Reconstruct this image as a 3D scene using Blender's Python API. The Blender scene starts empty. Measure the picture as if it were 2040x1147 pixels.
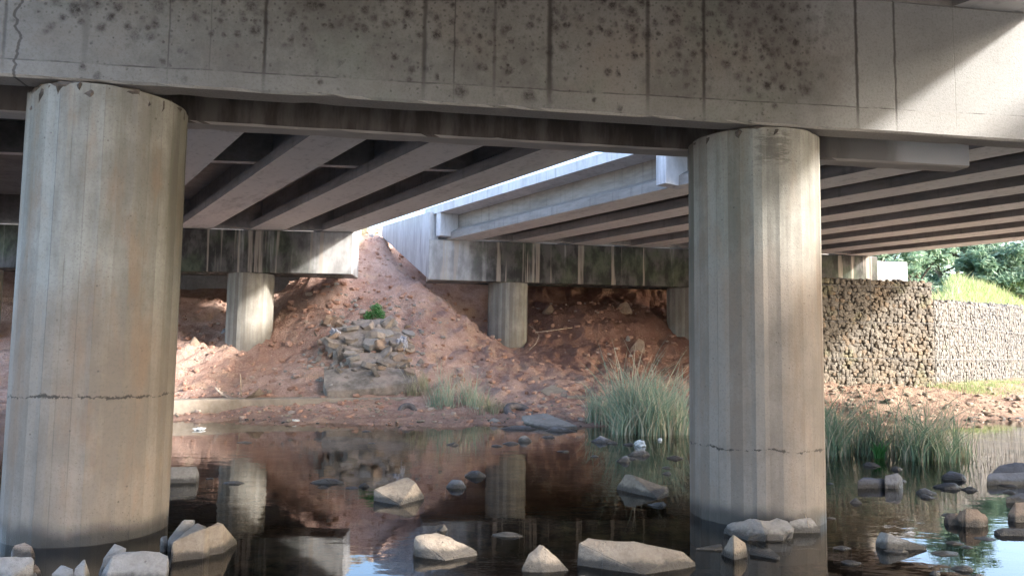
import bpy, bmesh, math, random
import numpy as np
from mathutils import Vector, Matrix, noise

random.seed(7)
sc = bpy.context.scene
col = sc.collection
rad = math.radians

# ------------------------------------------------------------------ camera
F = 1500.0
CAMZ = 1.47
PITCH = math.atan(121.5 / F)
ROLL = 0.014
CM = Matrix.Rotation(math.pi / 2 + PITCH, 3, 'X') @ Matrix.Rotation(ROLL, 3, 'Z')
CP = Vector((0, 0, CAMZ))
cam = bpy.data.cameras.new('camera')
cam.sensor_width = 36.0
cam.lens = 36.0 * F / 2040.0
cam.clip_start = 0.05
cam.clip_end = 2000
co = bpy.data.objects.new('camera', cam)
co.matrix_world = Matrix.Translation(CP) @ CM.to_4x4()
col.objects.link(co)
sc.camera = co


def ray(u, v):
    return CM @ Vector(((u - 1020.0) / F, -(v - 573.5) / F, -1.0))


def at(u, v, Y):
    d = ray(u, v)
    return CP + d * (Y / d.y)


def atz(u, v, z):
    d = ray(u, v)
    return CP + d * ((z - CAMZ) / d.z)


# ------------------------------------------------------------------ tags
def tag(o, label=None, cat=None, group=None, kind=None):
    if label: o['label'] = label
    if cat: o['category'] = cat
    if group: o['group'] = group
    if kind: o['kind'] = kind
    return o


def empty(name, loc, rz=0.0):
    o = bpy.data.objects.new(name, None)
    o.location = loc
    o.rotation_euler = (0, 0, rz)
    o.empty_display_size = 0.2
    col.objects.link(o)
    return o


def link(name, verts, faces, mat, parent=None, smooth=False, loc=None):
    me = bpy.data.meshes.new(name)
    me.from_pydata([tuple(v) for v in verts], [], faces)
    me.update()
    if smooth:
        me.polygons.foreach_set('use_smooth', [True] * len(me.polygons))
    if mat: me.materials.append(mat)
    o = bpy.data.objects.new(name, me)
    if loc is not None: o.location = loc
    col.objects.link(o)
    if parent: o.parent = parent
    return o


def link_bm(name, bm, mat, parent=None, smooth=False, loc=None):
    me = bpy.data.meshes.new(name)
    bm.normal_update()
    bm.to_mesh(me)
    bm.free()
    if smooth:
        me.polygons.foreach_set('use_smooth', [True] * len(me.polygons))
    if mat: me.materials.append(mat)
    o = bpy.data.objects.new(name, me)
    if loc is not None: o.location = loc
    col.objects.link(o)
    if parent: o.parent = parent
    return o


# ------------------------------------------------------------------ node helper
class G:
    def __init__(self, name):
        self.m = bpy.data.materials.new(name)
        self.m.use_nodes = True
        self.t = self.m.node_tree
        self.t.nodes.clear()
        self.out = self.t.nodes.new('ShaderNodeOutputMaterial')

    def n(self, typ, **kw):
        nd = self.t.nodes.new(typ)
        for k, v in kw.items():
            key = k.replace('_', ' ')
            if hasattr(nd, k) and k not in nd.inputs and key not in nd.inputs:
                setattr(nd, k, v)
            else:
                s = nd.inputs[key] if key in nd.inputs else nd.inputs[k]
                self.set(s, v)
        return nd

    def set(self, s, v):
        if hasattr(v, 'links') or isinstance(v, bpy.types.NodeSocket):
            self.t.links.new(v, s)
        else:
            if isinstance(v, (tuple, list)) and len(v) == 3 and len(s.default_value) == 4:
                v = (*v, 1)
            s.default_value = v

    def math(self, op, a, b=0.0, c=None, clamp=False):
        nd = self.t.nodes.new('ShaderNodeMath')
        nd.operation = op
        nd.use_clamp = clamp
        self.set(nd.inputs[0], a)
        self.set(nd.inputs[1], b)
        if c is not None: self.set(nd.inputs[2], c)
        return nd.outputs[0]

    def mix(self, f, a, b, blend='MIX'):
        nd = self.t.nodes.new('ShaderNodeMix')
        nd.data_type = 'RGBA'
        nd.blend_type = blend
        self.set(nd.inputs[0], f)
        self.set(nd.inputs[6], a)
        self.set(nd.inputs[7], b)
        return nd.outputs[2]

    def ss(self, v, lo, hi):                       # smoothstep
        nd = self.t.nodes.new('ShaderNodeMapRange')
        nd.interpolation_type = 'SMOOTHSTEP'
        self.set(nd.inputs[0], v)
        self.set(nd.inputs[1], lo)
        self.set(nd.inputs[2], hi)
        return nd.outputs[0]

    def xyz(self, vec):
        nd = self.t.nodes.new('ShaderNodeSeparateXYZ')
        self.set(nd.inputs[0], vec)
        return nd.outputs

    def comb(self, x, y, z):
        nd = self.t.nodes.new('ShaderNodeCombineXYZ')
        for i, v in enumerate((x, y, z)): self.set(nd.inputs[i], v)
        return nd.outputs[0]

    def scale(self, vec, s):
        nd = self.t.nodes.new('ShaderNodeVectorMath')
        nd.operation = 'MULTIPLY'
        self.set(nd.inputs[0], vec)
        self.set(nd.inputs[1], s)
        return nd.outputs[0]

    def noise(self, vec, scale, detail=4.0, rough=0.6, dist=0.0):
        nd = self.t.nodes.new('ShaderNodeTexNoise')
        self.set(nd.inputs['Vector'], vec)
        self.set(nd.inputs['Scale'], scale)
        self.set(nd.inputs['Detail'], detail)
        self.set(nd.inputs['Roughness'], rough)
        self.set(nd.inputs['Distortion'], dist)
        return nd.outputs[0]

    def vor(self, vec, scale, feat='F1', dim='3D', rnd=1.0):
        nd = self.t.nodes.new('ShaderNodeTexVoronoi')
        nd.feature = feat
        nd.voronoi_dimensions = dim
        self.set(nd.inputs['Vector'], vec)
        self.set(nd.inputs['Scale'], scale)
        self.set(nd.inputs['Randomness'], rnd)
        return nd

    def obj(self):
        return self.t.nodes.new('ShaderNodeTexCoord').outputs['Object']

    def pos(self):
        return self.t.nodes.new('ShaderNodeNewGeometry').outputs['Position']

    def island(self):
        return self.t.nodes.new('ShaderNodeNewGeometry').outputs['Random Per Island']

    def bump(self, h, strength=0.4, dist=0.01):
        nd = self.t.nodes.new('ShaderNodeBump')
        self.set(nd.inputs['Height'], h)
        nd.inputs['Strength'].default_value = strength
        nd.inputs['Distance'].default_value = dist
        return nd.outputs[0]

    def finish(self, color, rough=0.85, normal=None, spec=0.3):
        b = self.t.nodes.new('ShaderNodeBsdfPrincipled')
        self.set(b.inputs['Base Color'], color)
        self.set(b.inputs['Roughness'], rough)
        b.inputs['Specular IOR Level'].default_value = spec
        if normal is not None: self.set(b.inputs['Normal'], normal)
        self.t.links.new(b.outputs[0], self.out.inputs[0])
        return self.m


# ------------------------------------------------------------------ bridge layout
CAPA = rad(9.0)
CDIR = Vector((math.cos(CAPA), math.sin(CAPA), 0))
CFRONT = Vector((math.sin(CAPA), -math.cos(CAPA), 0))
PL = Vector((-3.356, 6.13, 0))                 # left column
SPAN = 5.69                                    # column spacing along the pier
CAPB, CAPT = 3.45, 4.686


def on_front(u, v, off=0.57):                  # point of the pier's front face -> (along, height)
    d = ray(u, v)
    q = PL + CFRONT * off
    t = (q - CP).dot(CFRONT) / d.dot(CFRONT)
    p = CP + d * t
    return (p - PL).dot(CDIR), p.z


# ------------------------------------------------------------------ materials
def concrete(name, light, dark, stretch=(1, 1, 1), grain=0.5, streak=0.0, warm=None, soffit=None):
    g = G(name)
    o = g.obj()
    a = g.noise(g.scale(o, stretch), 1.7, 6, 0.65)
    b = g.noise(g.scale(o, stretch), 9.0, 6, 0.7)
    f = g.math('ADD', g.math('MULTIPLY', a, 0.65), g.math('MULTIPLY', b, 0.35))
    c = g.mix(g.ss(f, 0.36, 0.64), dark, light)
    if warm:
        c = g.mix(g.math('MULTIPLY', g.ss(g.noise(o, 0.8, 3), 0.45, 0.7), 0.6), c, warm)
    if soffit:  # downward faces painted paler, standing in for bounce light from below
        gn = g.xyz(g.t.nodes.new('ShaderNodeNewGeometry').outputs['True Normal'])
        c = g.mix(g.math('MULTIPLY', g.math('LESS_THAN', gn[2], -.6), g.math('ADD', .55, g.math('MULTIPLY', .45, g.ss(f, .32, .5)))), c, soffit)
    if streak > 0:
        s = g.noise(g.scale(o, (5, 5, 0.35)), 1.6, 5, 0.6)
        c = g.mix(g.math('MULTIPLY', g.ss(s, 0.52, 0.72), streak), c, tuple(x * 0.35 for x in dark))
    fine = g.noise(o, 60.0, 4, 0.7)
    pits = g.ss(g.vor(o, 34.0).outputs['Distance'], 0.02, 0.16)
    h = g.math('ADD', fine, g.math('MULTIPLY', pits, 0.7))
    c = g.mix(g.math('MULTIPLY', g.math('SUBTRACT', 1.0, pits), 0.3), c, tuple(x * 0.5 for x in dark))
    return g.finish(c, 0.9, g.bump(h, grain, 0.006))


M = {}
M['girder'] = concrete('girder_concrete', (.30, .28, .26), (.19, .175, .16), (1.4, .3, 1.4), .35, .3, None, (.60, .58, .555))
M['deck'] = concrete('deck_concrete', (.36, .34, .32), (.25, .24, .225), (1, 1, 1), .3, .3)
M['edge'] = concrete('edge_concrete', (.58, .58, .60), (.42, .42, .435), (1, 1, .5), .3, .5)
M['curb'] = concrete('kerb_concrete', (.30, .255, .21), (.19, .155, .12), (1, 1, 1), .5, 0)
M['slab'] = concrete('old_slab_concrete', (.34, .29, .25), (.13, .11, .09), (1, 1, 1), 1.0, 0, (.36, .25, .19))
M['collar'] = concrete('crumbly_concrete', (.16, .13, .11), (.04, .034, .028), (3, 3, 3), 1.0, 0)
M['wing'] = concrete('wing_concrete', (.46, .46, .475), (.34, .335, .34), (2, 2, .4), .35, .5)


def pier_mat():
    g = G('pier_concrete')
    o = g.obj()
    x, y, z = g.xyz(o)
    p2 = g.comb(x, z, 0.0)
    a = g.noise(o, 1.3, 5, .6)
    b = g.noise(o, 7.0, 6, .7)
    f = g.math('ADD', g.math('MULTIPLY', a, .6), g.math('MULTIPLY', b, .4))
    c = g.mix(g.ss(f, .36, .64), (.138, .127, .115), (.215, .204, .188))
    c = g.mix(g.math('MULTIPLY', g.ss(g.noise(o, .9, 3), .5, .68), .5), c, (.20, .165, .14))
    c = g.mix(g.math('MULTIPLY', g.ss(g.noise(o, 1.1, 4), .53, .66), .35), c, (.19, .205, .17))
    c = g.mix(g.math('MULTIPLY', g.ss(g.math('ADD', x, g.math('MULTIPLY', a, 1.2)), 6.2, 7.2), .75), c, g.mix(f, (.27, .265, .255), (.38, .378, .37)))  # cleaner right end, painted paler still to strengthen its sunlit patch
    # lower board band a little paler
    zb = g.math('SUBTRACT', z, g.math('ADD', CAPB + .135, g.math('MULTIPLY', x, .012)))
    c = g.mix(g.math('MULTIPLY', g.math('SUBTRACT', 1.0, g.ss(zb, -.01, .01)), .22), c, (.30, .28, .255))
    # mould spots, dense towards the top of the middle
    warp = g.noise(o, 14.0, 3, .6)
    pw = g.comb(g.math('ADD', x, g.math('MULTIPLY', warp, .03)), g.math('ADD', g.math('MULTIPLY', z, .95), g.math('MULTIPLY', warp, .03)), 0.0)
    spots = None
    dens = g.noise(g.comb(x, g.math('MULTIPLY', z, .8), 3.0), 1.7, 3, .6)
    top = g.ss(z, CAPB + .12, CAPB + .75)
    side = g.math('MULTIPLY', g.ss(x, -1.6, .6), g.math('SUBTRACT', 1.0, g.ss(x, 5.4, 6.8)))
    dd = g.math('ADD', g.math('ADD', g.math('MULTIPLY', dens, 1.9), g.math('MULTIPLY', top, .85)), g.math('MULTIPLY', side, .38))
    mott = g.ss(g.noise(o, 38.0, 5, .8), .36, .62)
    for sc_, r0, gain in ((5.2, .40, 1.0), (8.5, .42, .95), (19.0, .36, .7)):
        v = g.vor(pw, sc_, 'F1', '2D')
        rnd = g.xyz(v.outputs['Color'])
        on = g.ss(g.math('ADD', g.math('MULTIPLY', rnd[0], .95), dd), 2.08, 2.26)
        rr = g.math('MULTIPLY', r0, g.math('ADD', .5, g.math('MULTIPLY', rnd[2], .6)))
        d = g.math('ADD', v.outputs['Distance'], g.math('MULTIPLY', g.math('SUBTRACT', warp, .5), .30))
        m = g.math('SUBTRACT', 1.0, g.ss(d, g.math('MULTIPLY', rr, .12), rr))
        m = g.math('MULTIPLY', g.math('MULTIPLY', m, on), g.math('MULTIPLY', gain, g.math('ADD', .5, g.math('MULTIPLY', rnd[1], .5))))
        spots = m if spots is None else g.math('MAXIMUM', spots, m)
    spots = g.math('MULTIPLY', spots, g.math('ADD', .45, g.math('MULTIPLY', mott, .75)), clamp=True)
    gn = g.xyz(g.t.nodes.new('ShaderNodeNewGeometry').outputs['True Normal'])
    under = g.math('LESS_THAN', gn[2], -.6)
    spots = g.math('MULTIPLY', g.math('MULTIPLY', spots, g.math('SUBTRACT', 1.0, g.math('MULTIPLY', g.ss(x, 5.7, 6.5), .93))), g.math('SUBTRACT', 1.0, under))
    c = g.mix(g.math('MULTIPLY', under, .75), c, (.36, .325, .295))  # underside coloured paler in place of light bounced up from below
    c = g.mix(spots, c, (.042, .034, .030))
    # vertical board joints with dark runs
    wob = g.math('MULTIPLY', g.math('SUBTRACT', g.noise(g.comb(0.0, z, 0.0), 6.0, 3), .5), .02)
    line = None
    for (u, w, s) in ((6, .010, .6), (168, .02, .3), (335, .005, .6), (418, .004, .35), (527, .012, .95), (845, .016, .8), (905, .006, .7),
                      (985, .012, .5), (1095, .02, .95), (1290, .016, .8), (1402, .014, .95), (1706, .013, .95),
                      (1782, .010, .8), (1900, .004, .25)):
        s0, _ = on_front(u, 110)
        dx = g.math('ABSOLUTE', g.math('SUBTRACT', g.math('ADD', x, wob), s0))
        ww = g.math('MULTIPLY', w * 2.2, g.math('ADD', .15, g.math('MULTIPLY', g.noise(g.comb(s0, z, 1.0), 5.0, 4, .7), 1.4)))
        ln = g.math('MULTIPLY', g.math('SUBTRACT', 1.0, g.ss(dx, g.math('MULTIPLY', ww, .15), ww)), s)
        line = ln if line is None else g.math('MAXIMUM', line, ln)
    line = g.math('MULTIPLY', line, g.math('SUBTRACT', 1.0, under))
    fade = g.math('ADD', .25, g.math('MULTIPLY', .75, g.ss(z, CAPB + .02, CAPB + .3)))
    line = g.math('MULTIPLY', line, fade)
    hz = g.math('ABSOLUTE', g.math('ADD', zb, g.math('MULTIPLY', g.math('SUBTRACT', g.noise(o, 4.0, 3), .5), .02)))
    hl = g.math('MULTIPLY', g.math('SUBTRACT', 1.0, g.ss(hz, .002, .009)), g.ss(g.noise(g.comb(x, 0.0, 7.0), 2.2, 4, .7), .38, .6))
    line = g.math('MAXIMUM', line, g.math('MULTIPLY', hl, .75))
    # a dark crack near the left end
    crk = g.noise(g.comb(0.0, z, 2.0), 5.0, 3, .6)
    s0, _ = on_front(30, 60)
    cd = g.math('ABSOLUTE', g.math('SUBTRACT', x, g.math('ADD', s0 - .08, g.math('MULTIPLY', crk, .2))))
    line = g.math('MAXIMUM', line, g.math('MULTIPLY', g.math('SUBTRACT', 1.0, g.ss(cd, .006, .014)), .8))
    c = g.mix(g.math('MULTIPLY', line, .85), c, (.035, .028, .025))
    c = g.mix(g.math('MULTIPLY', g.ss(g.noise(o, 42.0, 5, .8), .46, .66), .3), c, (.08, .068, .058))
    fine = g.noise(o, 70.0, 4, .7)
    pits = g.ss(g.vor(o, 30.0).outputs['Distance'], .02, .14)
    h = g.math('SUBTRACT', g.math('ADD', fine, g.math('MULTIPLY', pits, .6)), g.math('MULTIPLY', line, 1.6))
    return g.finish(c, .9, g.bump(h, .45, .007))


M['pier'] = pier_mat()


def rear_mat():
    g = G('stained_lit_beam_concrete')
    o = g.obj()
    x, y, z = g.xyz(o)
    gn = g.xyz(g.t.nodes.new('ShaderNodeNewGeometry').outputs['True Normal'])
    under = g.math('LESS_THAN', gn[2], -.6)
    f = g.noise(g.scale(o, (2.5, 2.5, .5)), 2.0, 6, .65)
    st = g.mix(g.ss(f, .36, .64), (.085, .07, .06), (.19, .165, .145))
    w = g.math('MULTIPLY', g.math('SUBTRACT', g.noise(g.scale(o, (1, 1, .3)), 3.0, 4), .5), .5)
    end = g.ss(g.math('ADD', x, w), rear_end - 1.0, rear_end - .7)  # bright patch of light painted as pale concrete at the end
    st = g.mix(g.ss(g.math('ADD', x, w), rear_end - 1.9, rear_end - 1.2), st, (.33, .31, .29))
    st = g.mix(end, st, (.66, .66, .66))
    c = g.mix(under, st, g.mix(f, (.40, .36, .32), (.54, .49, .44)))  # paler underside paints in bounced light
    return g.finish(c, .9, g.bump(g.noise(o, 60.0, 4, .7), .45, .006))


def column_mat(name, joint, flood, tint, rust=0.0, seed=0.0, band=None, spall=None):
    """board-marked round column; local z is the height over the water"""
    g = G(name)
    o = g.obj()
    x, y, z = g.xyz(o)
    ang = g.math('ARCTAN2', y, x)
    k = g.math('MULTIPLY', ang, 34 / (2 * math.pi))
    kid = g.math('FLOOR', k)
    fr = g.math('SUBTRACT', k, kid)
    wn = g.n('ShaderNodeTexWhiteNoise', noise_dimensions='1D', W=g.math('ADD', kid, seed)).outputs[0]
    wn2 = g.n('ShaderNodeTexWhiteNoise', noise_dimensions='1D', W=g.math('ADD', kid, seed + 91.0)).outputs[0]
    a = g.noise(o, 1.6, 6, .65)
    b = g.noise(g.scale(o, (6, 6, .8)), 2.2, 5, .65)
    f = g.math('ADD', g.math('ADD', g.math('MULTIPLY', a, .68), g.math('MULTIPLY', b, .32)), g.math('MULTIPLY', g.math('SUBTRACT', wn, .5), .2))
    c = g.mix(g.ss(f, .36, .64), (.185, .17, .145), (.30, .285, .25))
    # silt-stained lower part
    zf = g.math('ADD', z, g.math('MULTIPLY', g.math('SUBTRACT', g.noise(o, 1.5, 5, .65), .5), 1.1))
    low = g.math('SUBTRACT', 1.0, g.ss(zf, flood - .35, flood + .3))
    c = g.mix(g.math('MULTIPLY', low, .8), c, g.mix(g.ss(f, .36, .64), tuple(t * .72 for t in tint), tint))
    # green-black algae run
    al = g.math('MULTIPLY', g.ss(g.noise(g.scale(o, (3, 3, .25)), 1.1, 5, .65), .5, .68), g.ss(z, .8, 3.4))
    c = g.mix(g.math('MULTIPLY', al, .45), c, (.10, .10, .075))
    if rust:
        ru = g.math('MULTIPLY', g.ss(g.noise(g.scale(o, (2.6, 2.6, .7)), 1.5, 4, .6), .5, .68), rust)
        c = g.mix(ru, c, (.25, .145, .08))
    if band:  # dark edge band: algae and moss, with side shade painted in
        da = g.math('ABSOLUTE', g.math('SUBTRACT', ang, rad(band[0])))
        da = g.math('ADD', da, g.math('MULTIPLY', g.math('SUBTRACT', g.noise(g.scale(o, (3, 3, .5)), 2.0, 5, .65), .5), .5))
        bm_ = g.math('SUBTRACT', 1.0, g.ss(da, rad(band[1] * .72), rad(band[1])))
        bm_ = g.math('MULTIPLY', bm_, g.math('ADD', .12, g.math('MULTIPLY', .5, g.ss(g.math('ADD', z, g.noise(o, 2.0, 4)), 1.6, 3.2))))
        c = g.mix(bm_, c, g.mix(g.noise(g.scale(o, (5, 5, .6)), 2.0, 5), (.028, .028, .022), (.11, .10, .075)))
    if spall:
        da = g.math('ABSOLUTE', g.math('SUBTRACT', ang, rad(spall[0])))
        dz = g.math('ABSOLUTE', g.math('SUBTRACT', z, spall[1]))
        w = g.math('MULTIPLY', g.math('SUBTRACT', 1.0, g.ss(da, .15, .42)), g.math('SUBTRACT', 1.0, g.ss(dz, .10, .26)))
        sl = g.ss(g.math('ADD', g.noise(g.scale(o, (1.6, 1.6, 9)), 2.2, 7, .75), g.math('MULTIPLY', w, .16)), .60, .66)
        c = g.mix(g.math('MULTIPLY', g.math('MULTIPLY', sl, w), .45), c, (.045, .036, .03))
    # board joints
    e = g.math('MINIMUM', fr, g.math('SUBTRACT', 1.0, fr))
    jl = g.math('MULTIPLY', g.math('SUBTRACT', 1.0, g.ss(e, .01, .05)), g.ss(wn2, .45, .95))
    jl = g.math('MULTIPLY', jl, g.ss(g.noise(g.scale(o, (4, 4, .6)), 2.0, 3), .35, .6))
    c = g.mix(g.math('MULTIPLY', jl, .75), c, (.10, .09, .075))
    # ragged day joints
    jn = g.math('MULTIPLY', g.math('SUBTRACT', g.noise(o, 3.5, 6, .7), .5), .09)
    crack = None
    for jk, (zj, wj, sj) in enumerate(joint):
        jn = g.math('MULTIPLY', g.math('SUBTRACT', g.noise(g.scale(o, (1, 1, .3 + jk)), 3.2 + jk * 1.7, 9, .8), .5), .15)
        dz = g.math('ABSOLUTE', g.math('SUBTRACT', g.math('ADD', z, jn), zj))
        wv = g.math('MULTIPLY', wj, g.math('ADD', .05, g.math('MULTIPLY', g.ss(g.noise(o, 6.0 + 3 * jk, 6, .8), .42, .66), 2.4)))
        ck = g.math('MULTIPLY', g.math('SUBTRACT', 1.0, g.ss(dz, g.math('MULTIPLY', wv, .4), wv)), sj)
        crack = ck if crack is None else g.math('MAXIMUM', crack, ck)
    c = g.mix(g.math('MULTIPLY', crack, .85), c, (.04, .034, .028))
    # small pock marks
    pk = g.math('SUBTRACT', 1.0, g.ss(g.vor(o, 11.0).outputs['Distance'], .05, .11))
    pk = g.math('MULTIPLY', pk, g.ss(g.noise(o, 2.3, 3), .44, .58))
    pk2 = g.math('MULTIPLY', g.math('SUBTRACT', 1.0, g.ss(g.vor(o, 38.0).outputs['Distance'], .08, .2)), g.ss(g.noise(o, 3.1, 4), .42, .6))
    pk = g.math('MAXIMUM', pk, g.math('MULTIPLY', pk2, .8))
    c = g.mix(g.math('MULTIPLY', pk, .6), c, (.08, .066, .055))
    c = g.mix(g.math('MULTIPLY', g.ss(g.noise(o, 48.0, 5, .8), .48, .66), .28), c, (.10, .085, .07))
    # wet foot
    wet = g.math('SUBTRACT', 1.0, g.ss(g.math('ADD', z, g.math('MULTIPLY', g.math('SUBTRACT', g.noise(o, 3.0, 4), .5), .16)), .05, .2))
    c = g.mix(g.math('MULTIPLY', wet, .85), c, (.035, .032, .028))
    fine = g.noise(o, 65.0, 4, .7)
    h = g.math('SUBTRACT', g.math('ADD', g.math('MULTIPLY', fine, .7), g.math('MULTIPLY', wn, .8)), g.math('ADD', g.math('ADD', g.math('MULTIPLY', jl, .9), g.math('MULTIPLY', crack, 2.2)), pk))
    return g.finish(c, g.math('SUBTRACT', .9, g.math('MULTIPLY', wet, .5)), g.bump(h, .5, .008))


M['col_left'] = column_mat('column_concrete_rusty', ((1.07, .012, 1),), 1.75, (.25, .20, .155), .35, 3, (19.7, 46))
M['col_right'] = column_mat('column_concrete_brown', ((.64, .011, 1),), 2.35, (.255, .205, .165), .2, 17, (153, 42), (-99, 3.27))
M['col_far'] = column_mat('column_concrete_pale', ((1.0, .002, 0),), 1.2, (.42, .36, .29), .1, 29)


def abut_mat(name, x_dark, side):
    """weathered cap beam: black-green water runs, paler at one end; local x along the beam"""
    g = G(name)
    o = g.obj()
    x, y, z = g.xyz(o)
    f = g.noise(g.scale(o, (1, 1, .5)), 2.4, 6, .65)
    c = g.mix(g.ss(f, .36, .64), (.25, .245, .24), (.42, .415, .41))
    s = g.noise(g.scale(o, (2.4, 2.4, .16)), 1.0, 6, .62)
    w = g.math('MULTIPLY', g.math('SUBTRACT', g.noise(o, 2.0, 4), .5), .9)
    endm = g.ss(g.math('ADD', g.math('MULTIPLY', g.math('SUBTRACT', x, x_dark), side), w), -.7, .6)  # one end cleaner, with the skylight on it painted in
    dk = g.ss(g.math('ADD', s, g.math('MULTIPLY', endm, .26)), .50, .68)
    dk = g.math('MULTIPLY', dk, g.math('ADD', .25, g.math('MULTIPLY', endm, .72)))
    moss = g.ss(g.noise(o, .9, 4), .45, .62)
    dark = g.mix(moss, g.mix(g.ss(f, .4, .6), (.028, .026, .025), (.095, .09, .085)), g.mix(g.ss(f, .4, .6), (.03, .037, .025), (.08, .093, .062)))
    c = g.mix(dk, c, dark)
    pale = g.math('MULTIPLY', g.ss(g.noise(g.scale(o, (3.2, 3.2, .10)), 1.3, 5, .65), .545, .63), .7)
    c = g.mix(pale, c, (.38, .33, .28))
    h = g.noise(o, 50.0, 4, .7)
    return g.finish(c, .9, g.bump(h, .4, .008))


def soil_mat():
    g = G('red_soil')
    p = g.pos()
    x, y, z = g.xyz(p)
    a = g.noise(p, .7, 5, .6)
    b = g.noise(p, 5.0, 8, .72)
    f = g.math('ADD', g.math('MULTIPLY', a, .55), g.math('MULTIPLY', b, .45))
    c = g.mix(g.ss(f, .38, .62), (.37, .225, .175), (.57, .40, .325))
    c = g.mix(g.math('MULTIPLY', g.ss(g.noise(p, 1.2, 5), .52, .68), .7), c, (.53, .37, .26))
    c = g.mix(g.math('MULTIPLY', g.ss(g.noise(p, 2.3, 7, .72), .54, .66), .55), c, (.24, .125, .09))
    sp = g.vor(p, 16.0)
    pr = g.xyz(sp.outputs['Color'])
    pm = g.math('MULTIPLY', g.math('SUBTRACT', 1.0, g.ss(sp.outputs['Distance'], .18, .32)), g.ss(pr[0], .8, .86))
    c = g.mix(g.math('MULTIPLY', pm, .7), c, (.50, .41, .36))
    c = g.mix(g.math('MULTIPLY', g.ss(g.noise(p, 22.0, 5, .75), .56, .68), .4), c, (.20, .10, .07))
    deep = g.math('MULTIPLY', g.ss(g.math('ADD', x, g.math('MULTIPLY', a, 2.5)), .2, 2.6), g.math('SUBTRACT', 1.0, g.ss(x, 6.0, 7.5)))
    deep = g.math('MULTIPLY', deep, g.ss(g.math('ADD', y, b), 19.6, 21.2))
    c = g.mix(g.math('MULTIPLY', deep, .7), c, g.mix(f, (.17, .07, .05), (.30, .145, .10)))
    # sandy bank on the right
    sand = g.math('MULTIPLY', g.ss(x, 6.5, 9.0), g.math('SUBTRACT', 1.0, g.ss(z, 1.2, 2.2)))
    c = g.mix(g.math('MULTIPLY', sand, .75), c, g.mix(f, (.165, .115, .078), (.25, .18, .125)))
    back = g.math('SUBTRACT', 1.0, g.ss(y, -4.0, -1.0))  # unseen ground behind the camera, made pale to bounce light
    c = g.mix(back, c, g.mix(f, (.27, .235, .19), (.38, .335, .27)))
    # far plateau grassy
    gr = g.math('MULTIPLY', g.ss(g.math('ADD', y, g.math('MULTIPLY', a, 4.0)), 29.0, 33.0), 1.0)
    c = g.mix(gr, c, g.mix(f, (.20, .24, .06), (.32, .34, .12)))
    # damp edge and river mud
    wz = g.math('ADD', z, g.math('MULTIPLY', g.math('SUBTRACT', b, .5), .25))
    damp = g.math('SUBTRACT', 1.0, g.ss(wz, .02, .22))
    c = g.mix(g.math('MULTIPLY', damp, .5), c, (.22, .15, .115))
    mud = g.math('SUBTRACT', 1.0, g.ss(wz, -.16, -.02))
    mudc = g.mix(g.ss(g.noise(p, 1.6, 6, .65), .40, .62), (.04, .036, .029), (.18, .13, .085))
    c = g.mix(mud, c, mudc)
    crumb = g.vor(p, 24.0).outputs['Distance']
    h = g.math('ADD', g.math('ADD', b, g.math('MULTIPLY', g.noise(p, 26.0, 6, .8), .8)), g.math('MULTIPLY', crumb, -.5))
    c = g.mix(g.math('MULTIPLY', g.ss(crumb, .35, .6), .22), c, (.20, .11, .08))
    return g.finish(c, .95, g.bump(h, 1.0, .045), .15)


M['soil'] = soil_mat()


def clod_mat():
    g = G('soil_clods')
    r = g.island()
    p = g.pos()
    c = g.mix(r, (.31, .175, .125), (.47, .305, .235))
    c = g.mix(g.ss(r, .86, .9), c, (.45, .37, .31))
    c = g.mix(g.math('MULTIPLY', g.noise(p, 20.0, 4, .7), .4), c, (.22, .11, .075))
    return g.finish(c, .95, None, .15)


M['clod'] = clod_mat()


def rock_mat(name, light, dark, wet=(.05, .043, .036), lichen=None):
    g = G(name)
    p = g.pos()
    x, y, z = g.xyz(p)
    a = g.noise(p, 5.0, 6, .7)
    b = g.noise(p, 27.0, 6, .75)
    f = g.math('ADD', g.math('MULTIPLY', a, .55), g.math('MULTIPLY', b, .45))
    c = g.mix(g.ss(f, .34, .66), dark, light)
    oi = g.n('ShaderNodeObjectInfo').outputs['Random']
    c = g.mix(g.math('MULTIPLY', oi, .3), c, tuple(q * .7 for q in light))
    pk = g.math('SUBTRACT', 1.0, g.ss(g.vor(p, 17.0).outputs['Distance'], .06, .14))
    pk = g.math('MULTIPLY', pk, g.ss(g.noise(p, 4.0, 3), .5, .6))
    c = g.mix(g.math('MULTIPLY', pk, .55), c, tuple(q * .4 for q in dark))
    ed = g.math('ADD', z, g.math('MULTIPLY', g.math('SUBTRACT', g.noise(p, 9.0, 5, .7), .5), .11))
    w = g.math('SUBTRACT', 1.0, g.ss(ed, .03, .075))
    c = g.mix(g.math('MULTIPLY', w, .88), c, wet)
    h = g.math('SUBTRACT', g.math('ADD', b, g.math('MULTIPLY', g.noise(p, 60.0, 4, .7), .45)), g.math('MULTIPLY', pk, .7))
    return g.finish(c, g.math('SUBTRACT', .85, g.math('MULTIPLY', w, .55)), g.bump(h, .9, .02))


M['tan'] = rock_mat('tan_stone', (.35, .285, .22), (.215, .17, .13))
M['pale'] = rock_mat('pale_stone', (.38, .345, .31), (.235, .21, .185))
M['grey'] = rock_mat('grey_stone', (.30, .29, .30), (.16, .155, .16))
M['slate'] = rock_mat('wet_slate_stone', (.17, .17, .19), (.08, .08, .09))
M['brown'] = rock_mat('brown_stone', (.38, .28, .21), (.21, .145, .10))


def simple(name, c1, c2, scale=6.0, rough=.8, bump=.3, spec=.3):
    g = G(name)
    p = g.pos()
    f = g.noise(p, scale, 5, .65)
    return g.finish(g.mix(g.ss(f, .35, .65), c1, c2), rough, g.bump(g.noise(p, scale * 6, 4), bump, .01), spec)


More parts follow.
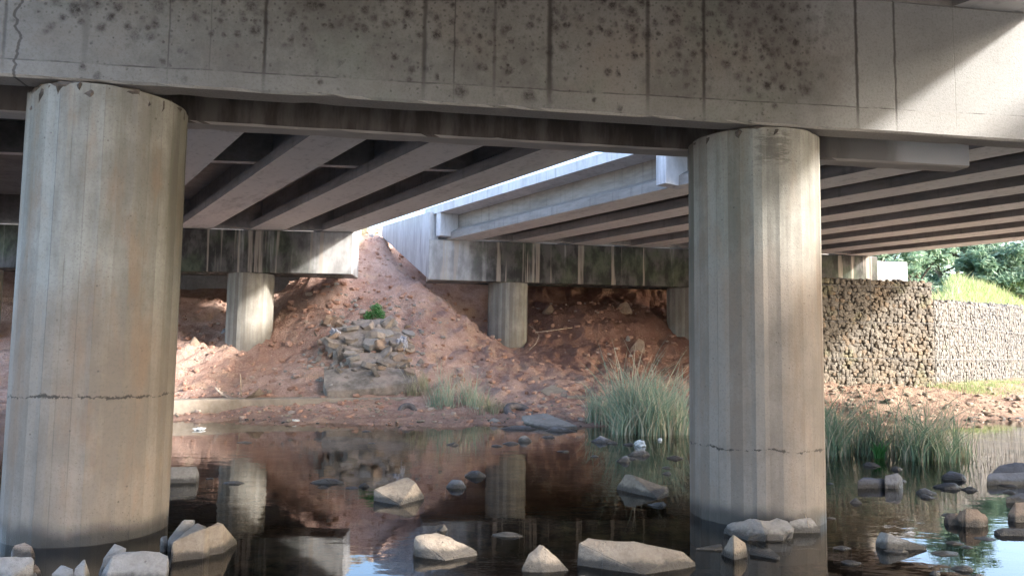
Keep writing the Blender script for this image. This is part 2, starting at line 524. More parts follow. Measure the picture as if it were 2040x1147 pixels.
M['bag'] = simple('white_plastic', (.48, .49, .49), (.68, .69, .69), 9, .45, .6)
M['foil'] = simple('silver_plastic', (.22, .23, .27), (.42, .43, .48), 9, .35, .8)
M['rubber'] = simple('old_rubber', (.075, .07, .075), (.16, .14, .135), 9, .8, .5)
M['sheet'] = simple('dusty_sheet', (.24, .20, .18), (.42, .35, .30), 7, .9, .5)
M['stick'] = simple('dry_wood', (.30, .21, .14), (.46, .36, .26), 12, .9, .5)
M['bark'] = simple('bark', (.10, .075, .05), (.2, .16, .12), 8, .95, .8)
M['steel'] = simple('grey_steel', (.32, .31, .30), (.42, .40, .38), 8, .5, .2)


def blade_mat(name, c1, c2, c3, trans=.35):
    g = G(name)
    r = g.island()
    c = g.mix(r, c1, c2)
    c = g.mix(g.ss(r, .66, .74), c, c3)
    d = g.n('ShaderNodeBsdfPrincipled')
    g.set(d.inputs['Base Color'], c)
    d.inputs['Roughness'].default_value = .6
    d.inputs['Specular IOR Level'].default_value = .25
    t = g.n('ShaderNodeBsdfTranslucent')
    g.set(t.inputs['Color'], c)
    m = g.n('ShaderNodeMixShader')
    m.inputs[0].default_value = trans
    g.t.links.new(d.outputs[0], m.inputs[1])
    g.t.links.new(t.outputs[0], m.inputs[2])
    g.t.links.new(m.outputs[0], g.out.inputs[0])
    return g.m


M['reed'] = blade_mat('reed_blades', (.24, .33, .24), (.42, .50, .37), (.54, .49, .37))
M['reed_dk'] = blade_mat('dark_reed_blades', (.17, .25, .16), (.31, .39, .26), (.50, .45, .33))
M['dry'] = blade_mat('dry_blades', (.40, .35, .24), (.52, .46, .33), (.28, .30, .18))
M['bush'] = blade_mat('bush_leaves', (.05, .17, .05), (.11, .30, .09), (.16, .36, .14))
M['leaf1'] = blade_mat('tree_leaves_mid', (.15, .24, .15), (.24, .34, .21), (.30, .39, .26), .5)
M['leaf2'] = blade_mat('tree_leaves_pale', (.20, .30, .19), (.30, .40, .27), (.36, .44, .31), .5)
M['leaf3'] = blade_mat('tree_leaves_dark', (.11, .19, .13), (.18, .27, .17), (.24, .32, .21), .5)
M['grass'] = blade_mat('bank_grass', (.20, .27, .10), (.29, .34, .16), (.40, .38, .22), .4)


def gabion_mat(name='gabion_stone', k=1.0):
    g = G(name)
    r = g.island()
    p = g.pos()
    c = g.mix(r, (.125, .11, .092), (.19, .168, .138))
    c = g.mix(g.ss(r, .88, .92), c, (.20, .15, .105))
    c = g.mix(g.math('MULTIPLY', g.ss(g.noise(p, .8, 4), .5, .66), .45), c, (.23, .17, .11))
    c = g.mix(g.math('MULTIPLY', g.ss(g.noise(p, 1.1, 5), .56, .66), .4), c, (.19, .20, .10))
    f = g.noise(p, 14.0, 5, .7)
    c = g.mix(g.math('MULTIPLY', f, .45), c, (.15, .13, .11))
    if k < 1: c = g.mix(.55, c, (.10, .098, .095))  # greyer stone, darkened in colour to hold down the stronger sun
    return g.finish(c, .92, g.bump(f, .5, .02))


M['gabion'] = gabion_mat()
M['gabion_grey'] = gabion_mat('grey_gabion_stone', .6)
M['wire'] = simple('gabion_wire', (.12, .115, .11), (.2, .19, .18), 8, .6, .1)
M['core'] = simple('gabion_core', (.09, .08, .07), (.14, .125, .105), 8, .95, .3)


def water_mat():
    g = G('river_water')
    p = g.pos()
    h = g.math('ADD', g.noise(g.scale(p, (1.0, 2.2, 1)), 2.6, 3, .5), g.math('MULTIPLY', g.noise(g.scale(p, (1.0, 1.8, 1)), 9.0, 2, .5), .18))
    calm = g.ss(g.noise(p, .35, 2), .40, .66)
    h = g.math('MULTIPLY', h, g.math('ADD', .25, g.math('MULTIPLY', calm, 1.3)))
    nb = g.t.nodes.new('ShaderNodeBump')
    g.set(nb.inputs['Height'], h)
    nb.inputs['Strength'].default_value = .10
    nb.inputs['Distance'].default_value = .02
    fr = g.n('ShaderNodeFresnel', IOR=1.34, Normal=nb.outputs[0])
    gl = g.n('ShaderNodeBsdfGlossy', Color=(.95, .96, .97, 1), Roughness=.012, Normal=nb.outputs[0])
    tr = g.n('ShaderNodeBsdfTransparent', Color=(.70, .65, .53, 1))
    mx = g.n('ShaderNodeMixShader')
    g.t.links.new(g.math('ADD', g.math('MULTIPLY', fr.outputs[0], 1.0), .03, clamp=True), mx.inputs[0])
    g.t.links.new(tr.outputs[0], mx.inputs[1])
    g.t.links.new(gl.outputs[0], mx.inputs[2])
    g.t.links.new(mx.outputs[0], g.out.inputs[0])
    return g.m


M['water'] = water_mat()

# ------------------------------------------------------------------ terrain
CTRL = []


def cp(x, y, z): CTRL.append((x, y, z))


def cpx(u, v, Y):
    p = at(u, v, Y)
    cp(p.x, p.y, p.z)


for x, y in ((-12, 15.6), (-9, 15.3), (-6.7, 15.1), (-4, 14.4), (-1.6, 14.5), (1, 14.7), (3.5, 15.2), (6, 16.2), (8.5, 17.2), (12, 17.8), (17, 18.5)):
    cp(x, y, 0.0)
for x in (-12, -8, -4, 0, 4, 8, 12, 17):
    cp(x, 12.0 + max(0, x - 4) * .15, -.26)
    cp(x, 9, -.30)
    cp(x, 4, -.28)
for x, y, z in ((-12, 17.4, .4), (-9, 17.2, .4), (-6.6, 16.9, .38), (-4.2, 17.0, .40), (-2, 17.3, .40), (0, 17.7, .42), (2, 18, .42), (4, 18.3, .42),
                (-12, 16.0, .15), (-6.6, 15.9, .15), (-4, 16.0, .15), (-2, 16.2, .15), (0, 16.5, .15), (2.5, 17, .15),
                (-9, 18.4, .95), (-7, 18.3, .9), (-5.2, 18.2, .85), (-13, 19.4, 1.4), (-9.5, 19.4, 1.45), (-7, 19.45, 1.47), (-5.4, 19.4, 1.42),
                (-13, 21.4, 2.2), (-9.5, 21.4, 2.2), (-7.2, 21.4, 2.3), (-13, 22.6, 2.8), (-9.5, 22.6, 2.8), (-7.2, 22.4, 2.85), (-13, 25, 2.9), (-9.5, 25, 2.9), (-7.2, 25, 3.0),
                (-13, 27.6, 4.2), (-8, 27.6, 4.4), (-13, 31, 5.3), (-8, 31, 5.3)):
    cp(x, y, z)
cpx(640, 690, 19.0)
cpx(640, 640, 19.8)
cpx(640, 585, 20.6)
cpx(680, 560, 21.0)
cpx(700, 600, 20.6)
cpx(710, 490, 23.2)
cpx(735, 462, 24.4)
cpx(700, 462, 25.2)
cpx(760, 500, 23.4)
cpx(745, 560, 21.9)
cpx(790, 560, 21.7)
cpx(845, 575, 21.3)
cpx(745, 640, 20.0)
cpx(740, 700, 18.8)
cpx(830, 690, 19.2)
cpx(800, 640, 20.2)
cpx(900, 640, 20.6)
cpx(900, 700, 19.7)
cpx(870, 745, 18.2)
cpx(960, 660, 21.2)
for x, y, z in ((-.15, 21.4, 1.42), (-.1, 20.3, 1.3), (1.9, 21.4, 1.5), (2.2, 22.6, 2.2), (2.2, 23.6, 2.8), (.3, 23.0, 2.1), (.3, 24.2, 2.75), (-1.3, 22.9, 1.9), (-1.2, 24.6, 2.6), (2, 26, 2.9), (5.5, 26.4, 2.9), (3.8, 23.2, 2.5), (-1, 27.5, 4.6), (3, 29, 5), (7, 30, 5.0),
                (3.9, 21.8, 1.4), (5.2, 22.2, 1.5), (5.5, 23.6, 2.3), (5.5, 24.6, 2.8), (2.3, 19.4, .72), (4.6, 20, .72), (7.0, 20.5, .6), (7.4, 22.6, 1.2), (9, 24.8, 2.4),
                (8.6, 19.4, .40), (10.5, 20.2, .5), (12, 21, .58), (15, 22.5, .6), (18, 25.2, .62), (22, 28, .6), (24, 22, .3), (20, 21, .3),
                (-4.4, 27, 5.25), (-5.5, 30, 5.4), (-2, 31, 5.4), (10, 31, 4.6), (9.5, 27.5, 3.6)):
    cp(x, y, z)
CT = np.array(CTRL)
_n = len(CT)


def _phi(r2): return np.where(r2 > 1e-9, .5 * r2 * np.log(np.maximum(r2, 1e-9)), 0.0)


_d = CT[:, None, :2] - CT[None, :, :2]
_A = np.zeros((_n + 3, _n + 3))
_A[:_n, :_n] = _phi((_d ** 2).sum(-1)) + np.eye(_n) * .02
_A[:_n, _n] = 1
_A[:_n, _n + 1:] = CT[:, :2]
_A[_n:, :_n] = _A[:_n, _n:].T
_w = np.linalg.solve(_A, np.concatenate([CT[:, 2], np.zeros(3)]))


def sm(t): t = np.clip(t, 0, 1); return t * t * (3 - 2 * t)


WALL0 = Vector((8.0, 20.61, 0))
WALL1 = Vector((11.98, 21.37, 0))
WALL2 = Vector((20.6, 30.2, 0))


def behind_walls(X, Y):
    """metres behind the gabion face (positive = backfill side), right of the bridge"""
    def sd(a, b):
        dx, dy = b.x - a.x, b.y - a.y
        L = math.hypot(dx, dy)
        return (-(X - a.x) * dy + (Y - a.y) * dx) / L
    return np.minimum(sd(WALL0, WALL1), np.maximum(sd(WALL1, WALL2), -50)) if False else np.where(X < WALL1.x, sd(WALL0, WALL1), sd(WALL1, WALL2))


def base_h(X, Y):
    X = np.asarray(X, float)
    Y = np.asarray(Y, float)
    shp = X.shape
    P = np.stack([X.ravel(), Y.ravel()], -1)
    z = np.zeros(len(P))
    for i in range(0, len(P), 20000):
        q = P[i:i + 20000]
        r2 = ((q[:, None, :] - CT[None, :, :2]) ** 2).sum(-1)
        z[i:i + 20000] = _phi(r2) @ _w[:_n] + _w[_n] + q @ _w[_n + 1:]
    z = z.reshape(shp)
    # default land outside the surveyed patch
    far = np.where(Y > 26, 5.2 + (Y - 26) * .004, -.3 + 5.5 * sm((Y - 15) / 13))
    near = -.3 + .75 * sm((-3 - Y) / 2.5) + 2.6 * sm((-6 - Y) / 8) + 3 * sm((-60 - Y) / 30)  # unseen bank behind the camera, raised to cut low sky light
    dflt = np.where(Y < 6, near, far)
    kr = sm((X - 9) / 3) * (Y > 6)
    dflt = dflt * (1 - kr) + (-.3 + .9 * sm((Y - 17) / 3)) * kr
    k = sm((np.abs(X - 1) - 13.5) / 4) + sm((3.5 - Y) / 3) + sm((Y - 27.5) / 3)
    k = np.clip(k, 0, 1)
    z = z * (1 - k) + dflt * k
    # ground held up behind the gabion walls
    b = behind_walls(X, Y)
    fill = 3.05 + np.clip(b - 1, 0, 3) * .75 + np.clip(b - 4, 0, 60) * .03
    z = np.where((X > 9) & (b < .5) & (Y > 15), np.minimum(z, .30 + .3 * sm((Y - 18) / 3)), z)
    kk = sm((b - .5) / .4) * sm((X - 8.3) / .8)
    z = z * (1 - kk) + (3.05 + np.minimum(fill - 3.05, .25) * (1 - sm((X - .555 * Y) / 1.4)) + (fill - 3.05) * sm((X - .555 * Y) / 1.4)) * kk
    return z


def rough(x, y, z):
    if z < -.12: a = .02
    else: a = .07 + .06 * min(1, max(0, z - .3))
    v = Vector((x, y, z))
    r = noise.fractal(v * 1.3, .8, 2.1, 6) * a
    if z > .5: r -= .16 * max(0, noise.noise(Vector((x * 1.9 + .4 * noise.noise(v * .9), y * .35, 4.0))) - .12) * min(1, (z - .5))
    r += (abs(noise.noise(v * 2.6)) + .5 * abs(noise.noise(v * 6.1)) - .3) * a * .9
    r += noise.fractal(v * 5.0 + Vector((9, 3, 1)), .7, 2.0, 4) * a * .55
    return r


def ground_h(x, y):
    z = float(base_h(np.array([x]), np.array([y]))[0])
    return z + rough(x, y, z)


def ground(u, v, y0=10.0, y1=34.0):
    """where the sight line through a photo point first meets the ground"""
    d = ray(u, v)
    Ys = np.linspace(y0, y1, 480)
    P = np.array([[CP[i] + d[i] * (Y / d.y) for i in range(3)] for Y in Ys])
    h = base_h(P[:, 0], P[:, 1])
    k = np.where(P[:, 2] < h)[0]
    i = k[0] if len(k) else len(Ys) - 1
    return Vector((P[i, 0], P[i, 1], float(h[i])))


def axis(lo, hi, flo, fhi, step, grow=1.35):
    a = list(np.arange(flo, fhi, step))
    s = step
    x = a[-1]
    while x < hi:
        s *= grow
        x += s
        a.append(x)
    s = step
    x = a[0]
    while x > lo:
        s *= grow
        x -= s
        a.insert(0, x)
    return np.array(a)


def build_ground():
    xs = axis(-400, 12.5, -9.5, 12.5, .085)
    xs = np.concatenate([xs[xs < 12.5], axis(12.5, 400, 12.5, 23.0, .22)])
    ys = axis(-300, 24.5, 13.6, 24.5, .085)
    ys = np.concatenate([ys[ys < 24.5], axis(24.5, 700, 24.5, 34.0, .18)])
    XX, YY = np.meshgrid(xs, ys)
    Z = base_h(XX, YY)
    V = []
    for j in range(len(ys)):
        for i in range(len(xs)):
            x, y, z = xs[i], ys[j], Z[j, i]
            V.append((x, y, z + (rough(x, y, z) if abs(x) < 40 and -20 < y < 45 else 0)))
    nx = len(xs)
    Fs = [(j * nx + i, j * nx + i + 1, (j + 1) * nx + i + 1, (j + 1) * nx + i) for j in range(len(ys) - 1) for i in range(nx - 1)]
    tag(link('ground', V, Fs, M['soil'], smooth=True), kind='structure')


build_ground()
wv = [(-90, -60, 0), (90, -60, 0), (90, 24, 0), (-90, 24, 0)]
tag(link('water', wv, [(0, 1, 2, 3)], M['water']), kind='structure')


# ------------------------------------------------------------------ mesh helpers
def box_vf(x0, x1, y0, y1, z0, z1):
    v = [(x0, y0, z0), (x1, y0, z0), (x1, y1, z0), (x0, y1, z0), (x0, y0, z1), (x1, y0, z1), (x1, y1, z1), (x0, y1, z1)]
    f = [(0, 3, 2, 1), (4, 5, 6, 7), (0, 1, 5, 4), (1, 2, 6, 5), (2, 3, 7, 6), (3, 0, 4, 7)]
    return v, f


def bevel_obj(name, verts, faces, mat, parent, w=.012, seg=1, chip=0.0, sub=0, loc=None):
    bm = bmesh.new()
    vs = [bm.verts.new(v) for v in verts]
    for f in faces: bm.faces.new([vs[i] for i in f])
    bmesh.ops.recalc_face_normals(bm, faces=bm.faces)
    if w: bmesh.ops.bevel(bm, geom=list(bm.edges), offset=w, segments=seg, affect='EDGES')
    if sub:
        long = [e for e in bm.edges if e.calc_length() > .3]
        bmesh.ops.subdivide_edges(bm, edges=long, cuts=sub, use_grid_fill=True)
    if chip:
        for v in bm.verts:
            v.co += v.normal * (noise.fractal(v.co * 6.0, .8, 2, 3) * chip)
    return link_bm(name, bm, mat, parent, loc=loc)


def loft(sec, t0, t1, z0=0.0, z1=0.0):
    """section [(p, z)] swept along local y from t0(p) to t1(p)"""
    n = len(sec)
    v = [(p, t0(p), z + z0) for p, z in sec] + [(p, t1(p), z + z1) for p, z in sec]
    f = [(i, (i + 1) % n, n + (i + 1) % n, n + i) for i in range(n)] + [tuple(range(n))[::-1], tuple(range(n, 2 * n))]
    return v, f


# ------------------------------------------------------------------ front pier
pier = empty('bridge_pier', PL, CAPA)
tag(pier, 'front bridge pier of two thick round columns under a mould-spotted twin concrete beam', 'bridge pier')


def rough_bar(name, x0, x1, y0, y1, z0, z1, mat, parent, step=.11, amp=.006, chipb=.02):
    """concrete beam with slightly uneven, chipped arrises"""
    nx = max(2, int((x1 - x0) / step))
    sec = []
    cz = .018
    ring = [(y0, z0 + cz), (y0 + cz, z0), (y1 - cz, z0), (y1, z0 + cz), (y1, z1 - cz), (y1 - cz, z1), (y0 + cz, z1), (y0, z1 - cz)]
    V, Fs = [], []
    n = len(ring)
    for i in range(nx + 1):
        x = x0 + (x1 - x0) * i / nx
        for j, (y, z) in enumerate(ring):
            q = Vector((x * 2.2, y * 3 + j * .7, z))
            d = noise.noise(q) * amp
            c = max(0, noise.noise(Vector((x * 4.1, j * 3.3, 5.0))) - .35) * chipb * 2 if j in (0, 1, 2, 3) else 0
            V.append((x, y + d, z + c + d))
        if i:
            for j in range(n):
                a, b = (i - 1) * n + j, (i - 1) * n + (j + 1) % n
                Fs.append((a, a + n, b + n, b))
    Fs.append(tuple(range(n)))
    Fs.append(tuple(range(nx * n, nx * n + n))[::-1])
    bm = bmesh.new()
    vs = [bm.verts.new(v) for v in V]
    for f in Fs: bm.faces.new([vs[k] for k in f])
    bmesh.ops.recalc_face_normals(bm, faces=bm.faces)
    return link_bm(name, bm, mat, parent)


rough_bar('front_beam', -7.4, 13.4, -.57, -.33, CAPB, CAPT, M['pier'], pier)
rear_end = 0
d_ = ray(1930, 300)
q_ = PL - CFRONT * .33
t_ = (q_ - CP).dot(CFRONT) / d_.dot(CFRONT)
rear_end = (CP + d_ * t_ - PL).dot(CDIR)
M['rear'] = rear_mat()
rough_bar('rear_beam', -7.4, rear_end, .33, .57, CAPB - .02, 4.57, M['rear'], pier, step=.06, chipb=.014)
v, f = box_vf(-7.3, 13.3, -.328, .328, 4.1, 4.56)
link('beam_web', v, f, M['deck'], pier)


def column(parent, x, y, z0, z1, mat, chips=True, r=.59, seed=0):
    """round column with flat board marks; its own origin keeps the board pattern centred"""
    nb, per = 34, 3
    rng = random.Random(seed)
    zs = list(np.linspace(z0, z1, 26))
    V, Fs = [], []
    offs = [rng.uniform(-.004, .004) for _ in range(nb)]
    n = nb * per
    for k, z in enumerate(zs):
        for i in range(n):
            b = i // per
            a = -math.pi + 2 * math.pi * i / n
            fl = r * math.cos(math.pi / nb) / math.cos((2 * math.pi * ((i % per) / per - .5)) / nb)
            rr = (fl * .5 + r * .5) + offs[b] + noise.noise(Vector((a * 3, z * 1.2, seed))) * .004
            zz = z
            if chips and k == len(zs) - 1:
                q = noise.fractal(Vector((math.cos(a) * 2.2, math.sin(a) * 2.2, seed)) * 1.6, .6, 2.3, 6)
                zz -= .008 + max(0, q + .1) * (.10 if seed == 3 else .03)
            if chips and k == len(zs) - 2: zz = z1 - .19
            V.append((rr * math.cos(a), rr * math.sin(a), zz))
    for k in range(len(zs) - 1):
        for i in range(n):
            Fs.append((k * n + i, k * n + (i + 1) % n, (k + 1) * n + (i + 1) % n, (k + 1) * n + i))
    Fs.append(tuple(range((len(zs) - 1) * n, len(zs) * n)))
    o = link('column', V, Fs, mat, parent, loc=(x, y, 0))
    if chips:
        bm = bmesh.new()
        m = 90
        rings = []
        for k, (rr, z) in enumerate(((r - .04, z1 - .19), (r - .012, z1 - .09), (r - .008, z1 - .03), (r - .03, z1 + .004))):
            ring = []
            for i in range(m):
                a = 2 * math.pi * i / m
                q = noise.fractal(Vector((math.cos(a) * 9, math.sin(a) * 9, z * 9 + seed)), .6, 2, 4)
                ring.append(bm.verts.new(((rr + q * (.05 if seed == 3 else .02)) * math.cos(a), (rr + q * (.05 if seed == 3 else .02)) * math.sin(a), z)))
            rings.append(ring)
        for k in range(3):
            for i in range(m):
                bm.faces.new((rings[k][i], rings[k][(i + 1) % m], rings[k + 1][(i + 1) % m], rings[k + 1][i]))
        link_bm('crumbled_joint', bm, M['collar'], o)
    return o


c1 = column(pier, 0, 0, -.6, CAPB - .012, M['col_left'], True, seed=3)
c1['label'] = 'left round column, board-marked, pale grey on one side and rust stained on the other'
c2 = column(pier, SPAN, 0, -.6, CAPB - .012, M['col_right'], True, seed=8)
c2['label'] = 'right round column with brown silt-stained lower half and a black streak down its edge'
column(pier, -SPAN - .6, 0, -.6, CAPB - .012, M['col_right'], False, seed=5)
column(pier, 2 * SPAN, 0, -.6, CAPB - .012, M['col_right'], False, seed=6)

# ------------------------------------------------------------------ abutments
LA_A = rad(3.5)
la_o = at(688, 560, 19.45)
LA_DIR = Vector((math.cos(LA_A), math.sin(LA_A), 0))
labut = empty('bridge_abutment', (la_o.x, la_o.y, 0), LA_A)
tag(labut, 'left abutment beam on round columns, black with moss and pale at its right end', 'bridge abutment')
M['abut_l'] = abut_mat('mossy_beam_left', -1.1, -1)
v, f = box_vf(-14, .16, 0, 1.15, 3.34, 4.44)
bevel_obj('cap_beam', v, f, M['abut_l'], labut, .015)
v, f = box_vf(-.75, -.12, .12, .5, 3.27, 3.338)
bevel_obj('bearing_pad', v, f, M['collar'], labut, .01)


def local(root, p):
    return Matrix.Rotation(-root.rotation_euler.z, 3, 'Z') @ (Vector(p) - Vector(root.location))


for (u, s) in ((501, 11), (-25, 12)):
    p = at(u, 640, 20.06)
    q = local(labut, (p.x, p.y, 0))
    column(labut, q.x, .6, .2, 3.338, M['col_far'], False, seed=s)

RA_A = rad(10.0)
ra_o = at(853, 559, 21.3)
rabut = empty('bridge_abutment', (ra_o.x, ra_o.y, 0), RA_A)
tag(rabut, 'right abutment beam with a slanted pale wing wall at its left end, on round columns', 'bridge abutment')
M['abut_r'] = abut_mat('mossy_beam_right', 1.5, 1)
v, f = box_vf(0, 14.2, 0, 1.15, 3.40, 4.56)
bevel_obj('cap_beam', v, f, M['abut_r'], rabut, .015)
for (u, s) in ((1011, 21), (1367, 22)):
    p = at(u, 640, 21.3)
    d = ray(u, 640)
    # on the column line, .6 behind the beam's front face
    nrm = Vector((math.sin(RA_A), -math.cos(RA_A), 0))
    q0 = Vector((ra_o.x, ra_o.y, 0)) - nrm * .6
    t = (q0 - CP).dot(nrm) / d.dot(nrm)
    q = local(rabut, CP + d * t)
    column(rabut, q.x, .6, .2, 3.398, M['col_far'], False, seed=s)
# broken nib at the top of the first column
v, f = box_vf(7.25, 8.1, .1, 1.0, 3.30, 3.398)
# ------------------------------------------------------------------ decks
GA = rad(34.0)
GD = Vector((-math.sin(GA), math.cos(GA), 0))
GN = Vector((math.cos(GA), math.sin(GA), 0))
AL = Vector((-4.40, 19.9, 0))
BR = Vector((-1.93, 21.5, 0))
W = .75
PITCHL, PITCHR = 1.58, 1.64


def tline(root, Q, cdir):
    q = Matrix.Rotation(-GA, 3, 'Z') @ (Vector(Q) - root)
    c = Matrix.Rotation(-GA, 3, 'Z') @ Vector(cdir)
    return lambda p: q.y + (p - q.x) * c.y / c.x


def girder_sec(p0, z=0):
    c = p0 + W / 2
    return [(p0, z), (p0 + W, z), (p0 + W, z + .19), (c + .13, z + .33), (c + .13, z + .74), (c - .13, z + .74), (c - .13, z + .33), (p0, z + .19)]


def deck(label, root, starts, t0, t1, z0, z1, p_lo, p_hi, mids, slabz=(.742, .95), stubs=False, edge=None):
    o = empty('bridge_deck', root, GA)
    tag(o, label, 'bridge deck')
    tl = lambda p: t1(p) - t0(p)
    for p0 in starts:
        v, f = loft(girder_sec(p0), t0, t1, z0, z1)
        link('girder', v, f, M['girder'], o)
    v, f = loft([(p_lo, slabz[0]), (p_hi, slabz[0]), (p_hi, slabz[1]), (p_lo, slabz[1])], t0, t1, z0, z1)
    link('deck_slab', v, f, edge or M['deck'], o)
    for k, (fr, zb, th) in enumerate(mids):
        for a, b in zip(starts[:-1], starts[1:]):
            pa, pb = a + W / 2 + .131, b + W / 2 - .131
            ta = t0(pa) + tl(pa) * fr
            tb = t0(pb) + tl(pb) * fr
            zz = z0 + (z1 - z0) * fr
            v = []
            for zq in (zz + zb, zz + .738):
                v += [(pa, ta, zq), (pb, tb, zq), (pb, tb + th, zq), (pa, ta + th, zq)]
            f = [(0, 3, 2, 1), (4, 5, 6, 7), (0, 1, 5, 4), (1, 2, 6, 5), (2, 3, 7, 6), (3, 0, 4, 7)]
            link('diaphragm', v, f, M['girder'], o)
    return o


pier_t_L = tline(AL, PL, CDIR)
pier_t_R = tline(BR, PL, CDIR)
lab_t = tline(AL, Vector((la_o.x, la_o.y, 0)) + Vector((-math.sin(LA_A), math.cos(LA_A), 0)) * .55, LA_DIR)
rab_t = tline(BR, Vector((ra_o.x, ra_o.y, 0)) + Vector((-math.sin(RA_A), math.cos(RA_A), 0)) * .55, Vector((math.cos(RA_A), math.sin(RA_A), 0)))

startsL = [-W - PITCHL * k for k in range(6)][::-1]
deck('left bridge deck of dark parallel girders running from the pier to the mossy left abutment', AL, startsL,
     pier_t_L, lab_t, 4.585, 4.45, startsL[0] - .35, .03, ((.50, .2, .2), (.955, .02, .25)))
startsR = [PITCHR * k for k in range(8)]
rd = deck('right bridge deck with pale blue-grey edge and many girders reaching over the gabion wall', BR, startsR,
          pier_t_R, rab_t, 4.60, 4.57, -.36, startsR[-1] + W + .36, ((.52, .2, .2), (.955, .02, .25)), slabz=(.722, .95), edge=M['edge'])
for fr, zb, th in ((.44, .0, .26), (.955, .05, .25)):
    pa, pb = -.34, W / 2 - .131
    ta = pier_t_R(0) + (rab_t(0) - pier_t_R(0)) * fr
    v = []
    for zq in (4.585 + zb, 4.60 + .715):
        v += [(pa, ta, zq), (pb, ta, zq), (pb, ta + th, zq), (pa, ta + th, zq)]
    f = [(0, 3, 2, 1), (4, 5, 6, 7), (0, 1, 5, 4), (1, 2, 6, 5), (2, 3, 7, 6), (3, 0, 4, 7)]
    bevel_obj('edge_stiffener', v, f, M['edge'], rd, .008)
near_L = lambda p: pier_t_L(p) - 16.5  # near decks, mostly unseen, length set for their shade on the pier
near_R = lambda p: pier_t_R(p) - 16.5
startsN = [k + .4 for k in startsL]  # shifted sideways to place the deck's shadow edge on the front beam
gap_L = lambda p: pier_t_L(p) - .03
gap_R = lambda p: pier_t_R(p) - .03
deck('near bridge deck above the front beam, dark underside showing at the top right corner', AL, startsN,
     near_L, gap_L, 4.69, 4.69, startsN[0] - .35, .43, ((.5, .2, .2), (.965, .0, .2)))
deck('unseen neighbouring near bridge deck beyond the gap, kept for its shade, out to the right of the front columns', BR, startsR,
     near_R, gap_R, 4.69, 4.69, -.36, startsR[-1] + W + .36, ((.5, .2, .2), (.965, .0, .2)), slabz=(.722, .95))  # wholly unseen deck, kept for the shade it casts

# wing wall of the right abutment: runs back along the deck, bottom edge slanting up
wa = at(858, 559, 21.38)
w_root = rabut
P0 = Vector((ra_o.x + .02, ra_o.y + .03, 0))
wl = 3.3
Minv = Matrix.Rotation(-RA_A, 3, 'Z')


def wpt(t, off, z):
    p = P0 + GD * t + GN * off
    q = Minv @ (p - Vector((ra_o.x, ra_o.y, 0)))
    return (q.x, q.y, z)


prof = [(0.0, 3.41), (0.0, 5.36), (wl, 5.36), (wl, 5.02)]
v = [wpt(t, -.02, z) for t, z in prof] + [wpt(t, .3, z) for t, z in prof]
f = [(0, 1, 2, 3), (7, 6, 5, 4), (0, 4, 5, 1), (1, 5, 6, 2), (2, 6, 7, 3), (3, 7, 4, 0)]
bevel_obj('wing_wall', v, f, M['wing'], rabut, .015)
v, f = box_vf(.12, .62, .3, .6, 4.562, 5.30)
bevel_obj('end_block', v, f, M['wing'], rabut, .01)
v, f = box_vf(.4, 14.0, 1.16, 1.46, 3.45, 5.48)
link('back_wall_light_block', v, f, M['deck'], rabut)
v, f = box_vf(-13.8, -.3, 1.16, 1.46, 3.45, 5.35)
link('back_wall_light_block', v, f, M['deck'], labut)
v, f = box_vf(.4, 14.0, 1.464, 8.2, 5.05, 5.44)  # added unseen slabs, one per abutment, keeping daylight out of the hollows
link('light_block_slab', v, f, M['deck'], rabut)
v, f = box_vf(-16, -.3, 1.464, 8.2, 4.9, 5.32)
link('light_block_slab', v, f, M['deck'], labut)
v, f = box_vf(.4, 14.0, 7.0, 7.4, .8, 5.045)  # added unseen rear walls that stop sky light entering the hollows
link('back_wall_light_block', v, f, M['deck'], rabut)
v, f = box_vf(-16, -.3, 7.0, 7.4, .8, 4.895)
link('back_wall_light_block', v, f, M['deck'], labut)
# pale end of the beam that shows over the gabion wall
p = at(1725, 535, 23.6)
q = local(rabut, (p.x, p.y, 0))
v, f = box_vf(14.202, 15.3, .05, 1.1, 3.60, 4.42)
bevel_obj('end_block', v, f, M['wing'], rabut, .012)


# ------------------------------------------------------------------ gabion walls
def stone_bm(bm, c, r, rng, sub=1, sq=(1, 1, 1)):
    m = bmesh.ops.create_icosphere(bm, subdivisions=sub, radius=1.0)
    ax = Vector((rng.uniform(-1, 1), rng.uniform(-1, 1), rng.uniform(-1, 1))).normalized()
    R = Matrix.Rotation(rng.uniform(0, 6.28), 3, ax)
    s = Vector((rng.uniform(.75, 1.25) * sq[0], rng.uniform(.75, 1.25) * sq[1], rng.uniform(.7, 1.1) * sq[2])) * r
    off = Vector((rng.uniform(0, 50), rng.uniform(0, 50), rng.uniform(0, 50)))
    for v in m['verts']:
        q = R @ v.co
        q = Vector([math.copysign(abs(k) ** .65, k) for k in q])
        q *= 1 + .38 * noise.noise(v.co * 1.3 + off)
        q = R.transposed() @ q if False else q
        v.co = Vector((q.x * s.x, q.y * s.y, q.z * s.z)) + c


